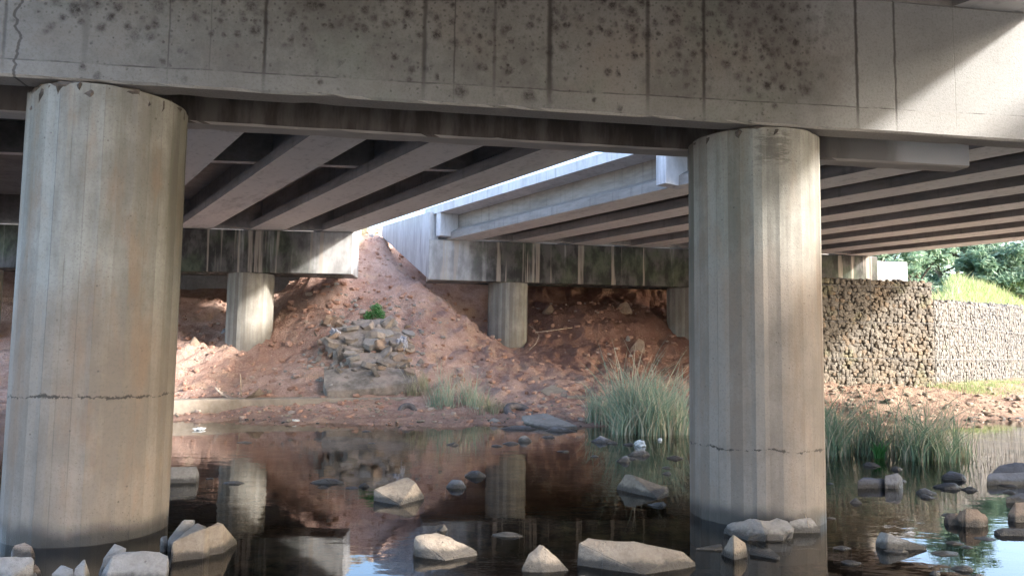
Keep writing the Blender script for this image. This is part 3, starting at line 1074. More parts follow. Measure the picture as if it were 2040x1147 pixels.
def gabion(label, A, B, z0, z1a, z1b, seed, steps=None):
    d = (B - A)
    L = d.length
    ang = math.atan2(d.y, d.x)
    root = empty('gabion_wall', (A.x, A.y, 0), ang)
    tag(root, label, 'gabion wall', 'stone gabion walls on the right bank')
    rng = random.Random(seed)
    bm = bmesh.new()
    top = lambda x: z1a + (z1b - z1a) * x / L
    cell = .125
    z = z0 + .03
    row = 0
    while z < max(z1a, z1b):
        x = rng.uniform(0, cell) - .05
        while x < L:
            if z < top(x) - .03:
                stone_bm(bm, Vector((x + rng.uniform(-.03, .03), rng.uniform(.03, .07), z + rng.uniform(-.03, .03))), cell * rng.uniform(.48, .74), rng, 1, (1, .45, 1))
            x += cell * rng.uniform(.75, 1.2)
        z += cell * .82
        row += 1
    y = .2
    while y < 1.0:                       # stones on top
        x = 0
        while x < L:
            stone_bm(bm, Vector((x, y, top(x) - .06 + rng.uniform(-.03, .05))), cell * rng.uniform(.45, .62), rng)
            x += cell
        y += cell
    for e in (0, L):                     # end face
        zz = z0 + .05
        while zz < top(e) - .05:
            y = .1
            while y < 1:
                stone_bm(bm, Vector((e + rng.uniform(-.03, .03), y, zz)), cell * rng.uniform(.45, .6), rng)
                y += cell
            zz += cell * .85
    link_bm('stone_fill', bm, M['gabion_grey' if z1b - z1a > .1 else 'gabion'], root)
    v, f = [], []
    vv, ff = box_vf(.02, L - .02, .10, 1.0, z0 - .3, 1)
    vv = [(a, b, c if c < 1 else top(a) - .08) for a, b, c in vv]
    link('fill_core', vv, ff, M['core'], root)
    # wire basket
    V, E = [], []

    def bar(a, b, w=.006):
        a, b = Vector(a), Vector(b)
        d = (b - a).normalized()
        s = d.cross(Vector((0, 1, 0)))
        s = s.normalized() * w if s.length > 1e-4 else Vector((w, 0, 0))
        t = d.cross(s).normalized() * w
        i = len(V)
        V.extend([a + s, a + t, a - s, a - t, b + s, b + t, b - s, b - t])
        for k in range(4): E.append((i + k, i + (k + 1) % 4, i + 4 + (k + 1) % 4, i + 4 + k))
    k = 0
    z = z0 + 1
    while z < max(z1a, z1b):
        xe = L
        xs0 = 0 if abs(z1b - z1a) < .1 else max(0, (z - z1a) / (z1b - z1a) * L)
        if xs0 < L - .2: bar((xs0, -.085, z), (xe, -.085, z), .008)
        z += 1.0
    x = 0
    while x < L:
        bar((x, -.085, z0), (x, -.085, top(x)), .009)
        x += 1.0
    link('wire_basket', V, E, M['wire'], root)
    return root


gabion('taller grey stone gabion wall half in bridge shadow, right behind the right column', WALL0, WALL1, .35, 3.58, 3.55, 4)
gabion('lower sunlit stone gabion wall running back from the taller one, grass above it', WALL1 + Vector((.12, .1, 0)), WALL2, .35, 3.02, 3.50, 5)


# ------------------------------------------------------------------ rocks
def finish_rock(bm, name, label, mat, jag=.02, group=None, cat='rock', bev=.012):
    bmesh.ops.recalc_face_normals(bm, faces=bm.faces)
    es = [e for e in bm.edges if len(e.link_faces) == 2 and e.calc_face_angle(0) > .35]
    try:
        bmesh.ops.bevel(bm, geom=es, offset=bev, segments=2, affect='EDGES', clamp_overlap=True)
    except Exception:
        pass
    bmesh.ops.triangulate(bm, faces=bm.faces)
    for _ in range(2):
        long = [e for e in bm.edges if e.calc_length() > .045]
        if not long or len(bm.verts) > 5000: break
        bmesh.ops.subdivide_edges(bm, edges=long, cuts=1)
        bmesh.ops.triangulate(bm, faces=bm.faces)
    bm.normal_update()
    sd = random.uniform(0, 100)
    for v in bm.verts:
        q = v.co * 5 + Vector((sd, 0, 0))
        v.co += v.normal * (noise.fractal(q, .8, 2.1, 5) * jag)
    cen = Vector((0, 0, 0))
    for v in bm.verts: cen += v.co
    cen /= max(1, len(bm.verts))
    cen.z = 0
    for v in bm.verts: v.co -= cen
    o = link_bm(name, bm, mat, None, smooth=True, loc=cen)
    try:
        o.data.set_sharp_from_angle(angle=rad(38))
    except Exception:
        pass
    tag(o, label, cat, group)
    return o


def rock(label, hulls, mat, base=-.14, jag=.011, name='rock', cat='rock', group=None, bev=.006):
    """each hull: visible corners (u, v, height over the water); its foot goes under the surface"""
    bm = bmesh.new()
    for h in hulls:
        pts = [atz(*p) for p in h]
        c = sum(pts, Vector()) / len(pts)
        c.z = 0
        vs = [bm.verts.new(p) for p in pts]
        for p in pts:
            q = Vector((p.x, p.y, 0)) - c
            q = c + q * 1.06
            vs.append(bm.verts.new((q.x, q.y, base)))
        r = bmesh.ops.convex_hull(bm, input=vs, use_existing_faces=False)
        junk = [e for e in r['geom_interior'] if isinstance(e, bmesh.types.BMVert)]
        junk += [e for e in r['geom_unused'] if isinstance(e, bmesh.types.BMVert) and e not in junk]
        bmesh.ops.delete(bm, geom=junk, context='VERTS')
    return finish_rock(bm, name, label, mat, jag, group, cat, bev)


def lump(label, u0, v0, u1, v1, mat, hfrac=.6, depth=.7, z0=0.0, seed=0, name='rock', cat='rock', group=None, jag=.012, P=None, flat=.8):
    """irregular stone filling the photo box (u0,v0)-(u1,v1), its front foot at the bottom edge"""
    rng = random.Random(seed * 31 + int(u0) + int(v1))
    fp = P if P is not None else atz((u0 + u1) / 2, v1, z0)
    Y = fp.y
    w = (u1 - u0) / F * Y
    dp = max(.04, w * depth)
    vis = (v1 - v0) / F * Y
    el = math.atan2(CAMZ - z0, Y)
    h = max(.02, (vis - dp * .6 * math.sin(el))) * (.8 if P is None else 1)
    c = Vector((fp.x, fp.y + dp / 2, fp.z))
    bm = bmesh.new()
    vs = []
    n = 9
    for i in range(n):
        a = 2 * math.pi * i / n + rng.uniform(-.3, .3)
        rr = rng.uniform(.74, 1.03)
        vs.append(bm.verts.new((c.x + math.cos(a) * w / 2 * rr, c.y + math.sin(a) * dp / 2 * rr, c.z + h * rng.uniform(0.0, .3) * hfrac)))
        vs.append(bm.verts.new((c.x + math.cos(a) * w / 2 * rr, c.y + math.sin(a) * dp / 2 * rr, c.z - .12)))
    for i in range(4):
        a = rng.uniform(0, 6.28)
        rr = rng.uniform(.1, .7) * (flat + .2)
        vs.append(bm.verts.new((c.x + math.cos(a) * w / 2 * rr, c.y + math.sin(a) * dp / 2 * rr, c.z + h * rng.uniform(.55, 1.0))))
    r = bmesh.ops.convex_hull(bm, input=vs, use_existing_faces=False)
    junk = [e for e in r['geom_interior'] if isinstance(e, bmesh.types.BMVert)]
    bmesh.ops.delete(bm, geom=junk, context='VERTS')
    return finish_rock(bm, name, label, mat, min(jag, w * .05), group, cat, min(.01, w * .04))


GR = 'rocks standing in the shallow river'
rock('broad tan slab with a notched top edge, beside the foot of the left column',
     [[(343, 1080, .13), (392, 1040, .21), (408, 1052, .20), (473, 1074, .03), (378, 1104, .0), (346, 1094, .01)],
      [(404, 1054, .19), (434, 1037, .22), (446, 1043, .20), (473, 1074, .03), (400, 1095, .02)]], M['tan'], group=GR)
rock('pale wedge of stone leaning behind the notched tan slab', [[(366, 1035, .21), (388, 1035, .20), (338, 1070, .10), (330, 1082, .0), (360, 1088, .0)]], M['pale'], group=GR)
rock('small upright pale chip between the left column and the notched slab', [[(321, 1068, .10), (333, 1065, .10), (336, 1082, .04), (327, 1098, 0), (320, 1090, 0)]], M['pale'], group=GR)
rock('large angular pale boulder with a round hollow face at the bottom left',
     [[(222, 1106, .16), (246, 1098, .17), (318, 1096, .17), (337, 1106, .14), (330, 1140, .03), (330, 1168, -.02), (205, 1172, -.02), (202, 1138, .05)]], M['pale'], group=GR)
rock('tall pale flake propped against the large boulder at the bottom left', [[(228, 1080, .19), (251, 1092, .16), (240, 1112, .09), (205, 1140, .02), (196, 1138, .02), (204, 1112, .11)]], M['pale'], group=GR)
rock('pointed pale stone with a white tip between two boulders at the bottom left', [[(104, 1143, .06), (122, 1124, .11), (147, 1132, .10), (150, 1165, -.02), (108, 1165, -.02)],
                                                        [(147, 1132, .10), (169, 1109, .16), (171, 1123, .13), (181, 1148, .03), (150, 1165, -.02)]], M['pale'], group=GR)
rock('flat pale slab filling the bottom left corner', [[(-30, 1112, .14), (0, 1110, .15), (64, 1107, .15), (69, 1115, .13), (28, 1146, .06), (-30, 1170, -.02), (20, 1166, 0)]], M['pale'], group=GR)
rock('little brown stone beside the flat corner slab at the bottom left', [[(50, 1134, .06), (72, 1121, .09), (82, 1136, .05), (84, 1150, 0), (50, 1150, 0)]], M['brown'], group=GR)
rock('small pale chip below the little brown stone at the bottom left edge', [[(38, 1147, .03), (72, 1138, .06), (78, 1152, .0), (45, 1160, -.01)]], M['pale'], group=GR)
rock('olive boulder tucked against the foot of the left column', [[(22, 1098, .03), (28, 1085, .08), (50, 1079, .10), (64, 1087, .08), (73, 1102, .02), (50, 1106, 0), (25, 1106, 0)]], M['brown'], group=GR)
rock('rounded tan stone with a dark wet rim in the lower middle',
     [[(826, 1068, .12), (868, 1060, .13), (900, 1070, .11), (950, 1096, .03), (946, 1106, 0), (886, 1116, 0), (829, 1108, 0)]], M['tan'], group=GR)
lump('small dome-shaped stone just behind the rounded tan stone', 868, 1040, 894, 1058, M['tan'], seed=2, group=GR)
rock('tan stone with one peaked shoulder, left of the longest rock',
     [[(1040, 1130, .02), (1051, 1101, .10), (1076, 1083, .16), (1084, 1088, .15), (1108, 1106, .09), (1136, 1136, .0), (1085, 1140, 0), (1045, 1136, 0)]], M['tan'], group=GR)
rock('longest rock, a tan slab with a brown ragged end, at the bottom',
     [[(1151, 1080, .15), (1171, 1070, .17), (1190, 1077, .16), (1250, 1081, .15), (1290, 1100, .10), (1285, 1144, 0), (1166, 1122, 0), (1156, 1106, .05)],
      [(1200, 1079, .15), (1263, 1075, .17), (1362, 1097, .10), (1386, 1118, .03), (1380, 1129, .0), (1285, 1144, 0), (1200, 1105, .09)]], M['tan'], group=GR)
lump('small stone mostly cut off below the longest rock', 1143, 1141, 1182, 1160, M['tan'], seed=3, group=GR)
rock('cracked tan block with a steep left end, right of centre in the dark water',
     [[(1228, 968, .03), (1245, 943, .17), (1258, 945, .17), (1331, 970, .05), (1309, 992, .0), (1270, 984, 0)]], M['tan'], group=GR)
lump('little dark stone at the lower right of the cracked block', 1292, 993, 1332, 1009, M['grey'], seed=4, group=GR)
rock('lumpy pale boulder at the foot of the right column',
     [[(1437, 1050, .04), (1458, 1040, .08), (1492, 1030, .14), (1515, 1033, .13), (1530, 1060, .07), (1492, 1072, .02), (1450, 1066, .0)],
      [(1510, 1034, .13), (1546, 1026, .15), (1572, 1036, .12), (1580, 1052, .07), (1563, 1077, 0), (1500, 1078, 0)]], M['pale'], jag=.03, group=GR, bev=.03)
rock('small sharp pyramid rock in front of the lumpy boulder', [[(1461, 1063, .18), (1435, 1098, .02), (1471, 1114, 0), (1490, 1104, .01), (1484, 1080, .10)]], M['tan'], group=GR)
rock('thin pale sliver lying left of the small pyramid rock', [[(1385, 1090, .015), (1437, 1083, .03), (1440, 1090, .02), (1400, 1094, .0)]], M['pale'], jag=.004, group=GR, bev=.004)
rock('square-ended pale block against the right column foot, by the lumpy boulder', [[(1572, 1036, .10), (1616, 1029, .12), (1636, 1053, .03), (1618, 1055, 0), (1575, 1056, 0)]], M['pale'], group=GR)
rock('short flat stick-like stone right of the small pyramid', [[(1492, 1092, .04), (1535, 1092, .05), (1554, 1107, .02), (1548, 1114, 0), (1495, 1104, 0)]], M['tan'], jag=.006, group=GR, bev=.005)
rock('long pale wedge tapering to the right, in the brown shallows at the lower right', [[(1743, 1079, .03), (1752, 1058, .12), (1766, 1061, .12), (1847, 1089, .02), (1838, 1094, 0), (1760, 1082, 0)]], M['pale'], group=GR)
lump('small flat pale stone under the long tapering wedge', 1766, 1089, 1816, 1101, M['pale'], .4, .5, seed=5, group=GR)
lump('flat pale stone with dark hollows, right of the long wedge', 1856, 1091, 1929, 1108, M['pale'], .4, .6, seed=6, group=GR)
lump('flat mauve-grey stone near the bottom right', 1899, 1122, 1953, 1138, M['pale'], .4, .6, seed=7, group=GR)
lump('tiny pale stone, lowest but one at the bottom right', 1855, 1133, 1879, 1146, M['pale'], .4, .6, seed=8, group=GR)
lump('pale stone cut by the bottom edge at the lower right', 1932, 1137, 1984, 1160, M['pale'], .5, .6, seed=9, group=GR)
rock('double-humped brown boulder in the bright reflected sky on the right',
     [[(1882, 1038, .02), (1886, 1024, .07), (1912, 1019, .10), (1925, 1040, .02), (1890, 1046, 0)],
      [(1908, 1020, .11), (1920, 1009, .17), (1952, 1009, .17), (1966, 1028, .08), (1962, 1042, 0), (1910, 1047, 0)]], M['brown'], jag=.02, group=GR, bev=.02)
rock('dark slab with a curled left end among the right-hand rocks', [[(1709, 958, .08), (1720, 951, .10), (1762, 953, .10), (1778, 962, .04), (1766, 971, 0), (1715, 966, .02)]], M['slate'], group=GR)
rock('tilted grey slab leaning on the curled dark slab', [[(1762, 947, .14), (1789, 941, .17), (1798, 953, .09), (1796, 960, .03), (1778, 962, 0)]], M['grey'], group=GR)
lump('low wet grey stone, bluish, alone right of the dark slabs', 1828, 966, 1876, 986, M['grey'], .5, .7, seed=10, group=GR)
lump('rounded slate mound below the right-hand reeds', 1886, 929, 1944, 958, M['slate'], .7, .8, seed=11, group=GR)
lump('long flat slate in front of the rounded slate mound', 1864, 958, 1936, 975, M['slate'], .4, .5, seed=12, group=GR)
lump('thin dark flake right of the long flat slate', 1922, 966, 1960, 978, M['slate'], .4, .5, seed=13, group=GR)
rock('upper of two stacked grey slabs at the right edge', [[(1978, 938, .10), (1990, 925, .16), (2022, 920, .18), (2060, 926, .16), (2070, 945, .06), (1985, 945, .04)]], M['slate'], group=GR)
rock('lower of two stacked grey slabs at the right edge', [[(1966, 952, .08), (1972, 942, .12), (2060, 938, .13), (2070, 962, .02), (1968, 965, .0)]], M['grey'], group=GR)
rock('black jagged flake at the right edge', [[(2004, 990, .05), (2030, 981, .10), (2060, 980, .11), (2060, 1000, .0), (2012, 996, 0)]], M['slate'], group=GR)
rock('brown block at the right edge above the bright reflection', [[(2007, 1024, .05), (2022, 1000, .16), (2060, 998, .17), (2070, 1030, .04), (2022, 1040, 0)]], M['brown'], group=GR)
rock('flat dark slab at the right edge in the bright reflection', [[(1980, 1056, .03), (2000, 1049, .06), (2060, 1050, .06), (2070, 1068, 0), (1990, 1066, 0)]], M['slate'], group=GR)
lump('tiny bluish stone right of the right column foot', 1695, 989, 1722, 1003, M['grey'], .5, .7, seed=14, group=GR)
lump('small dark stone below the green sprout in the reeds', 1722, 914, 1765, 930, M['slate'], .5, .7, seed=15, group=GR)
lump('small slate stone between the two reed clumps', 1776, 922, 1806, 936, M['slate'], .5, .7, seed=16, group=GR)
rock('pale broken block half hidden behind the left column', [[(325, 940, .10), (335, 930, .17), (392, 928, .17), (396, 945, .06), (388, 956, 0), (330, 958, 0)]], M['pale'], group=GR)
lump('thin dark flake on the water near the reflected left column', 436, 955, 488, 964, M['grey'], .3, .4, seed=17, group=GR)
lump('flat dark stone with a pale top, left of the big pointed rock', 604, 948, 682, 964, M['grey'], .4, .5, seed=18, group=GR)
rock('big pointed rock with a bright wet right side, in the middle of the water',
     [[(745, 975, .10), (775, 962, .14), (811, 949, .20), (828, 961, .16), (845, 986, .03), (796, 1006, 0), (762, 992, .02)]], M['tan'], group=GR)
lump('small black wedge left of the big pointed rock', 711, 958, 736, 970, M['slate'], .5, .6, seed=19, group=GR)
lump('shiny grey flake right of the big pointed rock', 881, 950, 929, 973, M['grey'], .4, .5, seed=20, group=GR)
lump('dark peaked stone just above the shiny grey flake', 919, 927, 970, 951, M['slate'], .6, .6, seed=21, group=GR)
lump('thin pale rough stone between the reflected column and the longest rock', 976, 1055, 1051, 1070, M['pale'], .4, .4, seed=22, group=GR)
rock('flat pale slab tipped to the right, largest of the shore rocks', [[(1040, 828, .16), (1087, 822, .20), (1150, 848, .06), (1112, 858, .0), (1045, 842, .05)]], M['pale'], group='rocks at the far shore')
lump('small white pyramid stone at the far shore', 965, 828, 1006, 845, M['pale'], .8, .5, seed=23, group='rocks at the far shore', flat=.2)
lump('dark flat stone under the tip of the far shore slab', 1080, 845, 1152, 860, M['grey'], .4, .4, seed=24, group='rocks at the far shore')
lump('bluish flat stone right of the far shore slab', 1112, 831, 1152, 846, M['grey'], .5, .5, seed=25, group='rocks at the far shore')
lump('thin wet slab lying in front of the far shore slab', 985, 846, 1078, 856, M['grey'], .3, .4, seed=26, group='rocks at the far shore')
lump('low flat stone in the water below the far shore rocks', 1028, 864, 1064, 880, M['pale'], .4, .7, seed=27, group='rocks at the far shore')
lump('oval grey stone at the edge of the middle reeds', 1180, 864, 1230, 882, M['grey'], .4, .7, seed=28, group='rocks at the far shore')
lump('pale slab-like stone in front of the middle reeds', 1250, 892, 1302, 908, M['pale'], .5, .5, seed=29, group='rocks at the far shore')
lump('bluish curled stone touching the pale stone by the middle reeds', 1224, 902, 1262, 920, M['grey'], .5, .5, seed=30, group='rocks at the far shore')
lump('tiny ring-marked stone in front of the middle reeds', 1318, 934, 1342, 945, M['grey'], .5, .6, seed=31, group='rocks at the far shore')

GX = 'small stones just breaking the surface'
rngx = random.Random(77)
for i in range(34):
    zone = rngx.random()
    if zone < .55: u_, v_ = rngx.uniform(1650, 2035), rngx.uniform(935, 1140)
    elif zone < .8: u_, v_ = rngx.uniform(960, 1360), rngx.uniform(852, 935)
    else: u_, v_ = rngx.uniform(350, 900), rngx.uniform(852, 1000)
    w_ = rngx.uniform(6, 20) * (.5 + (v_ - 640) / 500)
    mt = rngx.choice(('grey', 'slate', 'pale', 'brown'))
    lump('small flat %s stone just breaking the river surface' % {'grey': 'grey', 'slate': 'dark', 'pale': 'pale', 'brown': 'brown'}[mt], u_ - w_, v_ - w_ * rngx.uniform(.35, .6), u_ + w_, v_, M[mt], .5, .7, seed=400 + i, group=GX + ', ' + mt)

# ------------------------------------------------------------------ kerb, slabs, rubble on the far bank
def kerb(label, pts, h, w):
    """pts: (u, v) of the front foot line on the bank"""
    ps = []
    for (u, v, z) in pts: ps.append(atz(u, v, z))
    V, Fs = [], []
    for i, p in enumerate(ps):
        t = (ps[min(i + 1, len(ps) - 1)] - ps[max(i - 1, 0)])
        t.z = 0
        t.normalize()
        nb = Vector((-t.y, t.x, 0))
        for a, z in ((0, -.25), (0, h - .02), (.02, h), (w, h + .005), (w, -.25)):
            j = Vector((0, 0, noise.noise(p * 2 + Vector((a, 0, 0))) * .015))
            V.append(p + nb * a + Vector((0, 0, z)) + j)
        if i:
            for k in range(5):
                a = (i - 1) * 5 + k
                b = (i - 1) * 5 + (k + 1) % 5
                Fs.append((a, a + 5, b + 5, b))
    n = len(ps) * 5
    Fs += [tuple(range(5)), tuple(range(n - 5, n))[::-1]]
    bm = bmesh.new()
    vs = [bm.verts.new(v) for v in V]
    for f in Fs: bm.faces.new([vs[k] for k in f])
    bmesh.ops.recalc_face_normals(bm, faces=bm.faces)
    o = link_bm('concrete_kerb', bm, M['curb'])
    tag(o, label, 'kerb', 'low concrete kerbs along the far shore')


kerb('long low concrete kerb along the foot of the red bank, left of the reeds', [(330, 815, .18), (420, 812, .18), (500, 810, .18), (600, 809, .18), (700, 808, .18), (780, 808, .18), (856, 807, .18)], .17, .40)
kerb('shorter broken kerb right of the thin reeds on the far bank', [(958, 802, .2), (1020, 802, .2), (1085, 804, .2)], .16, .45)
kerb('kerb end running in behind the middle reeds', [(1130, 806, .2), (1200, 807, .2), (1300, 808, .2), (1378, 810, .2)], .20, .45)


def slab3(label, pts, drop, mat, name='concrete_slab', cat='concrete slab', jag=.02, group=None, bev=.012, lift=0):
    """pts: (u, v, depth) corners of the top face; thickness straight down"""
    bm = bmesh.new()
    vs = []
    for (u, v, Y) in pts:
        p = ground(u, v) if lift else at(u, v, Y)
        if lift: p = p + (CP - p).normalized() * lift * random.uniform(.8, 1.2)
        vs.append(bm.verts.new(p))
        vs.append(bm.verts.new(p + Vector((0, .05, -drop))))
    r = bmesh.ops.convex_hull(bm, input=vs, use_existing_faces=False)
    junk = [e for e in r['geom_interior'] if isinstance(e, bmesh.types.BMVert)]
    bmesh.ops.delete(bm, geom=junk, context='VERTS')
    return finish_rock(bm, name, label, mat, jag, group, cat, bev)


GS = 'broken slabs between the two abutments'
slab3('long dark broken slab lying on the kerb, lowest of the heap', [(646, 738, 18.1), (740, 728, 18.3), (826, 738, 18.1), (834, 762, 17.45), (760, 772, 17.3), (652, 780, 17.15), (644, 768, 17.3)], .22, M['slab'], group=GS, jag=.03, lift=.45)
slab3('broad tilted slab in the middle of the broken heap', [(668, 668, 19.6), (700, 648, 20.0), (800, 660, 19.9), (822, 684, 19.5), (790, 690, 19.3), (700, 690, 19.25)], .35, M['slab'], group=GS, jag=.035, lift=.45)
slab3('flat brown slab above the middle of the broken heap', [(690, 706, 18.9), (800, 700, 18.9), (818, 722, 18.5), (700, 728, 18.4)], .3, M['slab'], group=GS, jag=.04, lift=.3)
slab3('small top slab of the broken heap, just under the green bush', [(700, 640, 20.3), (760, 636, 20.5), (798, 655, 20.1), (720, 660, 19.9)], .3, M['slab'], group=GS, jag=.03, lift=.35)
slab3('rough block at the left end of the broken heap', [(650, 676, 19.5), (664, 656, 19.8), (700, 650, 19.7), (690, 690, 19.2), (672, 704, 19.1)], .4, M['slab'], group=GS, jag=.04, lift=.4)
from mathutils.bvhtree import BVHTree
HEAP = []
for o in list(col.objects):
    if o.get('group') == GS:
        vv = [o.location + v.co for v in o.data.vertices]
        HEAP.append(BVHTree.FromPolygons(vv, [tuple(p.vertices) for p in o.data.polygons]))


def heap_hit(u, v):
    d = ray(u, v).normalized()
    best = ground(u, v)
    for t in HEAP:
        h = t.ray_cast(CP, d)
        if h[0] is not None and (h[0] - CP).length < (best - CP).length: best = h[0]
    return best


lump('pale rounded stone sitting right of the broken heap', 806, 662, 834, 678, M['tan'], .7, .8, P=ground(820, 680), seed=41, name='stone', cat='stone')
def crumple(label, P, w, h, mat, seed):
    bm = bmesh.new()
    bmesh.ops.create_icosphere(bm, subdivisions=4, radius=1)
    off = Vector((seed, 3, 7))
    for v in bm.verts:
        q = v.co.copy()
        n1 = abs(noise.noise(q * 1.3 + off)) + .3 * abs(noise.noise(q * 3.0 + off)) + .1 * abs(noise.noise(q * 7 + off))
        k = .55 + .75 * n1
        v.co = Vector((q.x * w * .5 * k, q.y * w * .38 * k, q.z * h * .38 * k + h * .18))
    o = link_bm('litter', bm, mat, None, smooth=False, loc=P)
    o.rotation_euler = (0, 0, seed)
    tag(o, label, 'litter')


for (lab, u0, v0, u1, v1, mt) in (('crumpled silvery sheet caught at the left end of the broken heap', 652, 640, 682, 668, 'foil'),
                                  ('crumpled silvery sheet at the right end of the broken heap', 786, 648, 816, 692, 'foil'),
                                  ('white plastic bag at the edge of the middle reeds', 1262, 864, 1290, 888, 'bag'),
                                  ('small white scrap right of the white bag by the reeds', 1308, 868, 1322, 877, 'bag'),
                                  ('white scrap among the thin reeds on the far bank', 940, 804, 956, 816, 'bag'),
                                  ('small white litter floating left of the thin reeds', 384, 846, 410, 856, 'bag'),
                                  ('pale litter scrap on the mud below the long kerb', 570, 830, 602, 840, 'bag')):
    g0 = ground((u0 + u1) / 2, v1) if v1 < 845 else None
    if g0 is None: g0 = atz((u0 + u1) / 2, v1, 0)
    elif 640 < v1 < 700: g0 = heap_hit((u0 + u1) / 2, v1)
    crumple(lab, g0, (u1 - u0) / F * g0.y, (v1 - v0) / F * g0.y, M[mt], u0)

GP = 'broken plates in the heap between the abutments'
def plate(label, P, w, mat, seed, tilt):
    rng = random.Random(seed)
    n = rng.randint(5, 8)
    t = w * rng.uniform(.14, .3)
    bm = bmesh.new()
    lo, hi = [], []
    for i in range(n):
        a = 2 * math.pi * (i + rng.uniform(-.25, .25)) / n
        rr = w * .5 * rng.uniform(.7, 1.05)
        hi.append(bm.verts.new((math.cos(a) * rr, math.sin(a) * rr * .75, t * .5)))
        lo.append(bm.verts.new((math.cos(a) * rr * .94, math.sin(a) * rr * .7, -t * .5)))
    bm.faces.new(hi)
    bm.faces.new(lo[::-1])
    for i in range(n): bm.faces.new((lo[i], lo[(i + 1) % n], hi[(i + 1) % n], hi[i]))
    R = Matrix.Rotation(tilt[2], 3, 'Z') @ Matrix.Rotation(tilt[0], 3, 'X') @ Matrix.Rotation(tilt[1], 3, 'Y')
    for v in bm.verts: v.co = R @ v.co + P
    return finish_rock(bm, 'broken_plate', label, mat, w * .035, GP, 'rubble', w * .02)


rng = random.Random(44)
for i in range(52):
    v_ = 644 + 104 * rng.random()
    k = (v_ - 644) / 104
    u_ = rng.uniform(640 - 6 * k, 816 + 26 * k)
    P = heap_hit(u_, v_)
    w_ = rng.uniform(.2, .62) * (1.15 - .4 * k)
    tl = (rng.gauss(.3, .5), rng.gauss(0, .5), rng.uniform(-.9, .9))
    q = rng.random()
    lb, mt = (('pale broken plate in the heap between the two abutments', 'pale') if q < .25 else ('brown broken plate in the heap between the two abutments', 'brown') if q < .45 else ('grey broken plate in the heap between the two abutments', 'slab'))
    plate(lb, P + Vector((0, 0, w_ * .05)), w_, M[mt], 700 + i, tl)
    plate_last = None
rng = random.Random(12)
GRB = 'rubble chunks in the heap between the abutments'
for i in range(110):
    v_ = rng.uniform(642, 772)
    k = (v_ - 642) / 130
    u_ = rng.uniform(636 - 10 * k, 826 + 30 * k)
    P = heap_hit(u_, v_)
    s = rng.uniform(3, 10)
    white = rng.random() < .35
    lump('small pale broken chunk in the rubble heap between the abutments' if white else 'small grey-brown broken chunk in the rubble heap between the abutments',
         u_ - s, v_ - s * rng.uniform(.6, 1.2), u_ + s, v_, M['pale'] if white else M['slab'], .7, .8, P=P - Vector((0, 0, .02)), seed=60 + i,
         name='rubble_chunk', cat='rubble', group=GRB + (', pale ones' if white else ', grey-brown ones'))
GB = 'boulders lying on the red bank'
for i, (lab, u0, v0, u1, v1, mt) in enumerate((
        ('upright red-brown boulder at the foot of the rightmost far column', 1254, 664, 1292, 704, 'brown'),
        ('tan boulder in the dark hollow under the right abutment beam', 1222, 598, 1268, 622, 'brown'),
        ('rounded tan boulder in the shade right of the middle far column', 1078, 606, 1110, 624, 'brown'),
        ('pale chip of rock on the red slope beside the right far column', 1246, 670, 1258, 680, 'pale'),
        ('grey stone near the left far column foot in the dark hollow', 436, 650, 458, 666, 'grey'),
        ('red clod boulder on the left bank behind the left column', 366, 668, 400, 690, 'brown'))):
    lump(lab, u0, v0, u1, v1, M[mt], .8, .8, P=ground((u0 + u1) / 2, v1), seed=200 + i, name='boulder', cat='boulder', group=GB)
for i, (lab, u0, v0, u1, v1, mt) in enumerate((
        ('pale stone on the crest of the red slope, touching the wing wall', 742, 446, 768, 460, 'pale'),
        ('flat grey stone on the crest of the red slope, in the middle', 722, 456, 746, 466, 'grey'),
        ('dark stone on the skyline of the red slope by the wing wall', 750, 440, 768, 448, 'slate'),
        ('pale stone on the crest of the red slope, nearest the left deck', 704, 462, 722, 472, 'pale'))):
    lump(lab, u0, v0, u1, v1, M[mt], .8, .8, P=ground((u0 + u1) / 2, v1), seed=230 + i, name='stone', cat='stone', group='stones on the crest of the red slope')
slab3('tilted broken concrete piece on the gap in the kerb', [(1075, 778, 17.9), (1098, 765, 18.2), (1134, 778, 18.0), (1138, 794, 17.7), (1104, 796, 17.6)], .2, M['curb'])
slab3('small flat concrete piece leaning left of the tilted one on the kerb', [(1062, 774, 18.2), (1080, 778, 18.0), (1096, 796, 17.6), (1076, 792, 17.7)], .12, M['curb'])
slab3('rounded concrete lump at the left end of the long kerb', [(345, 800, 16.2), (372, 796, 16.3), (432, 802, 16.1), (424, 812, 15.8), (360, 816, 15.7)], .25, M['curb'])

# old tyre half sunk among the shore rocks
def tyre(label, u, v, z, R, r, tilt, mat):
    p = atz(u, v, z)
    V, Fs = [], []
    n, m = 40, 14
    for i in range(n):
        a = 2 * math.pi * i / n
        for j in range(m):
            b = 2 * math.pi * j / m
            cr = R + r * math.cos(b)
            V.append(Vector((cr * math.cos(a), cr * math.sin(a), r * .9 * math.sin(b))))
    for i in range(n):
        for j in range(m):
            Fs.append((i * m + j, ((i + 1) % n) * m + j, ((i + 1) % n) * m + (j + 1) % m, i * m + (j + 1) % m))
    o = link('old_tyre', V, Fs, mat, smooth=True, loc=p)
    o.rotation_euler = tilt
    tag(o, label, 'tyre')


tyre('dark old tyre half buried at an angle among the far shore rocks', 1034, 822, .12, .26, .085, (rad(24), rad(18), 0), M['rubber'])
tyre('small dark tyre lying on the mud below the long kerb', 812, 822, .10, .16, .06, (rad(70), rad(10), rad(10)), M['rubber'])


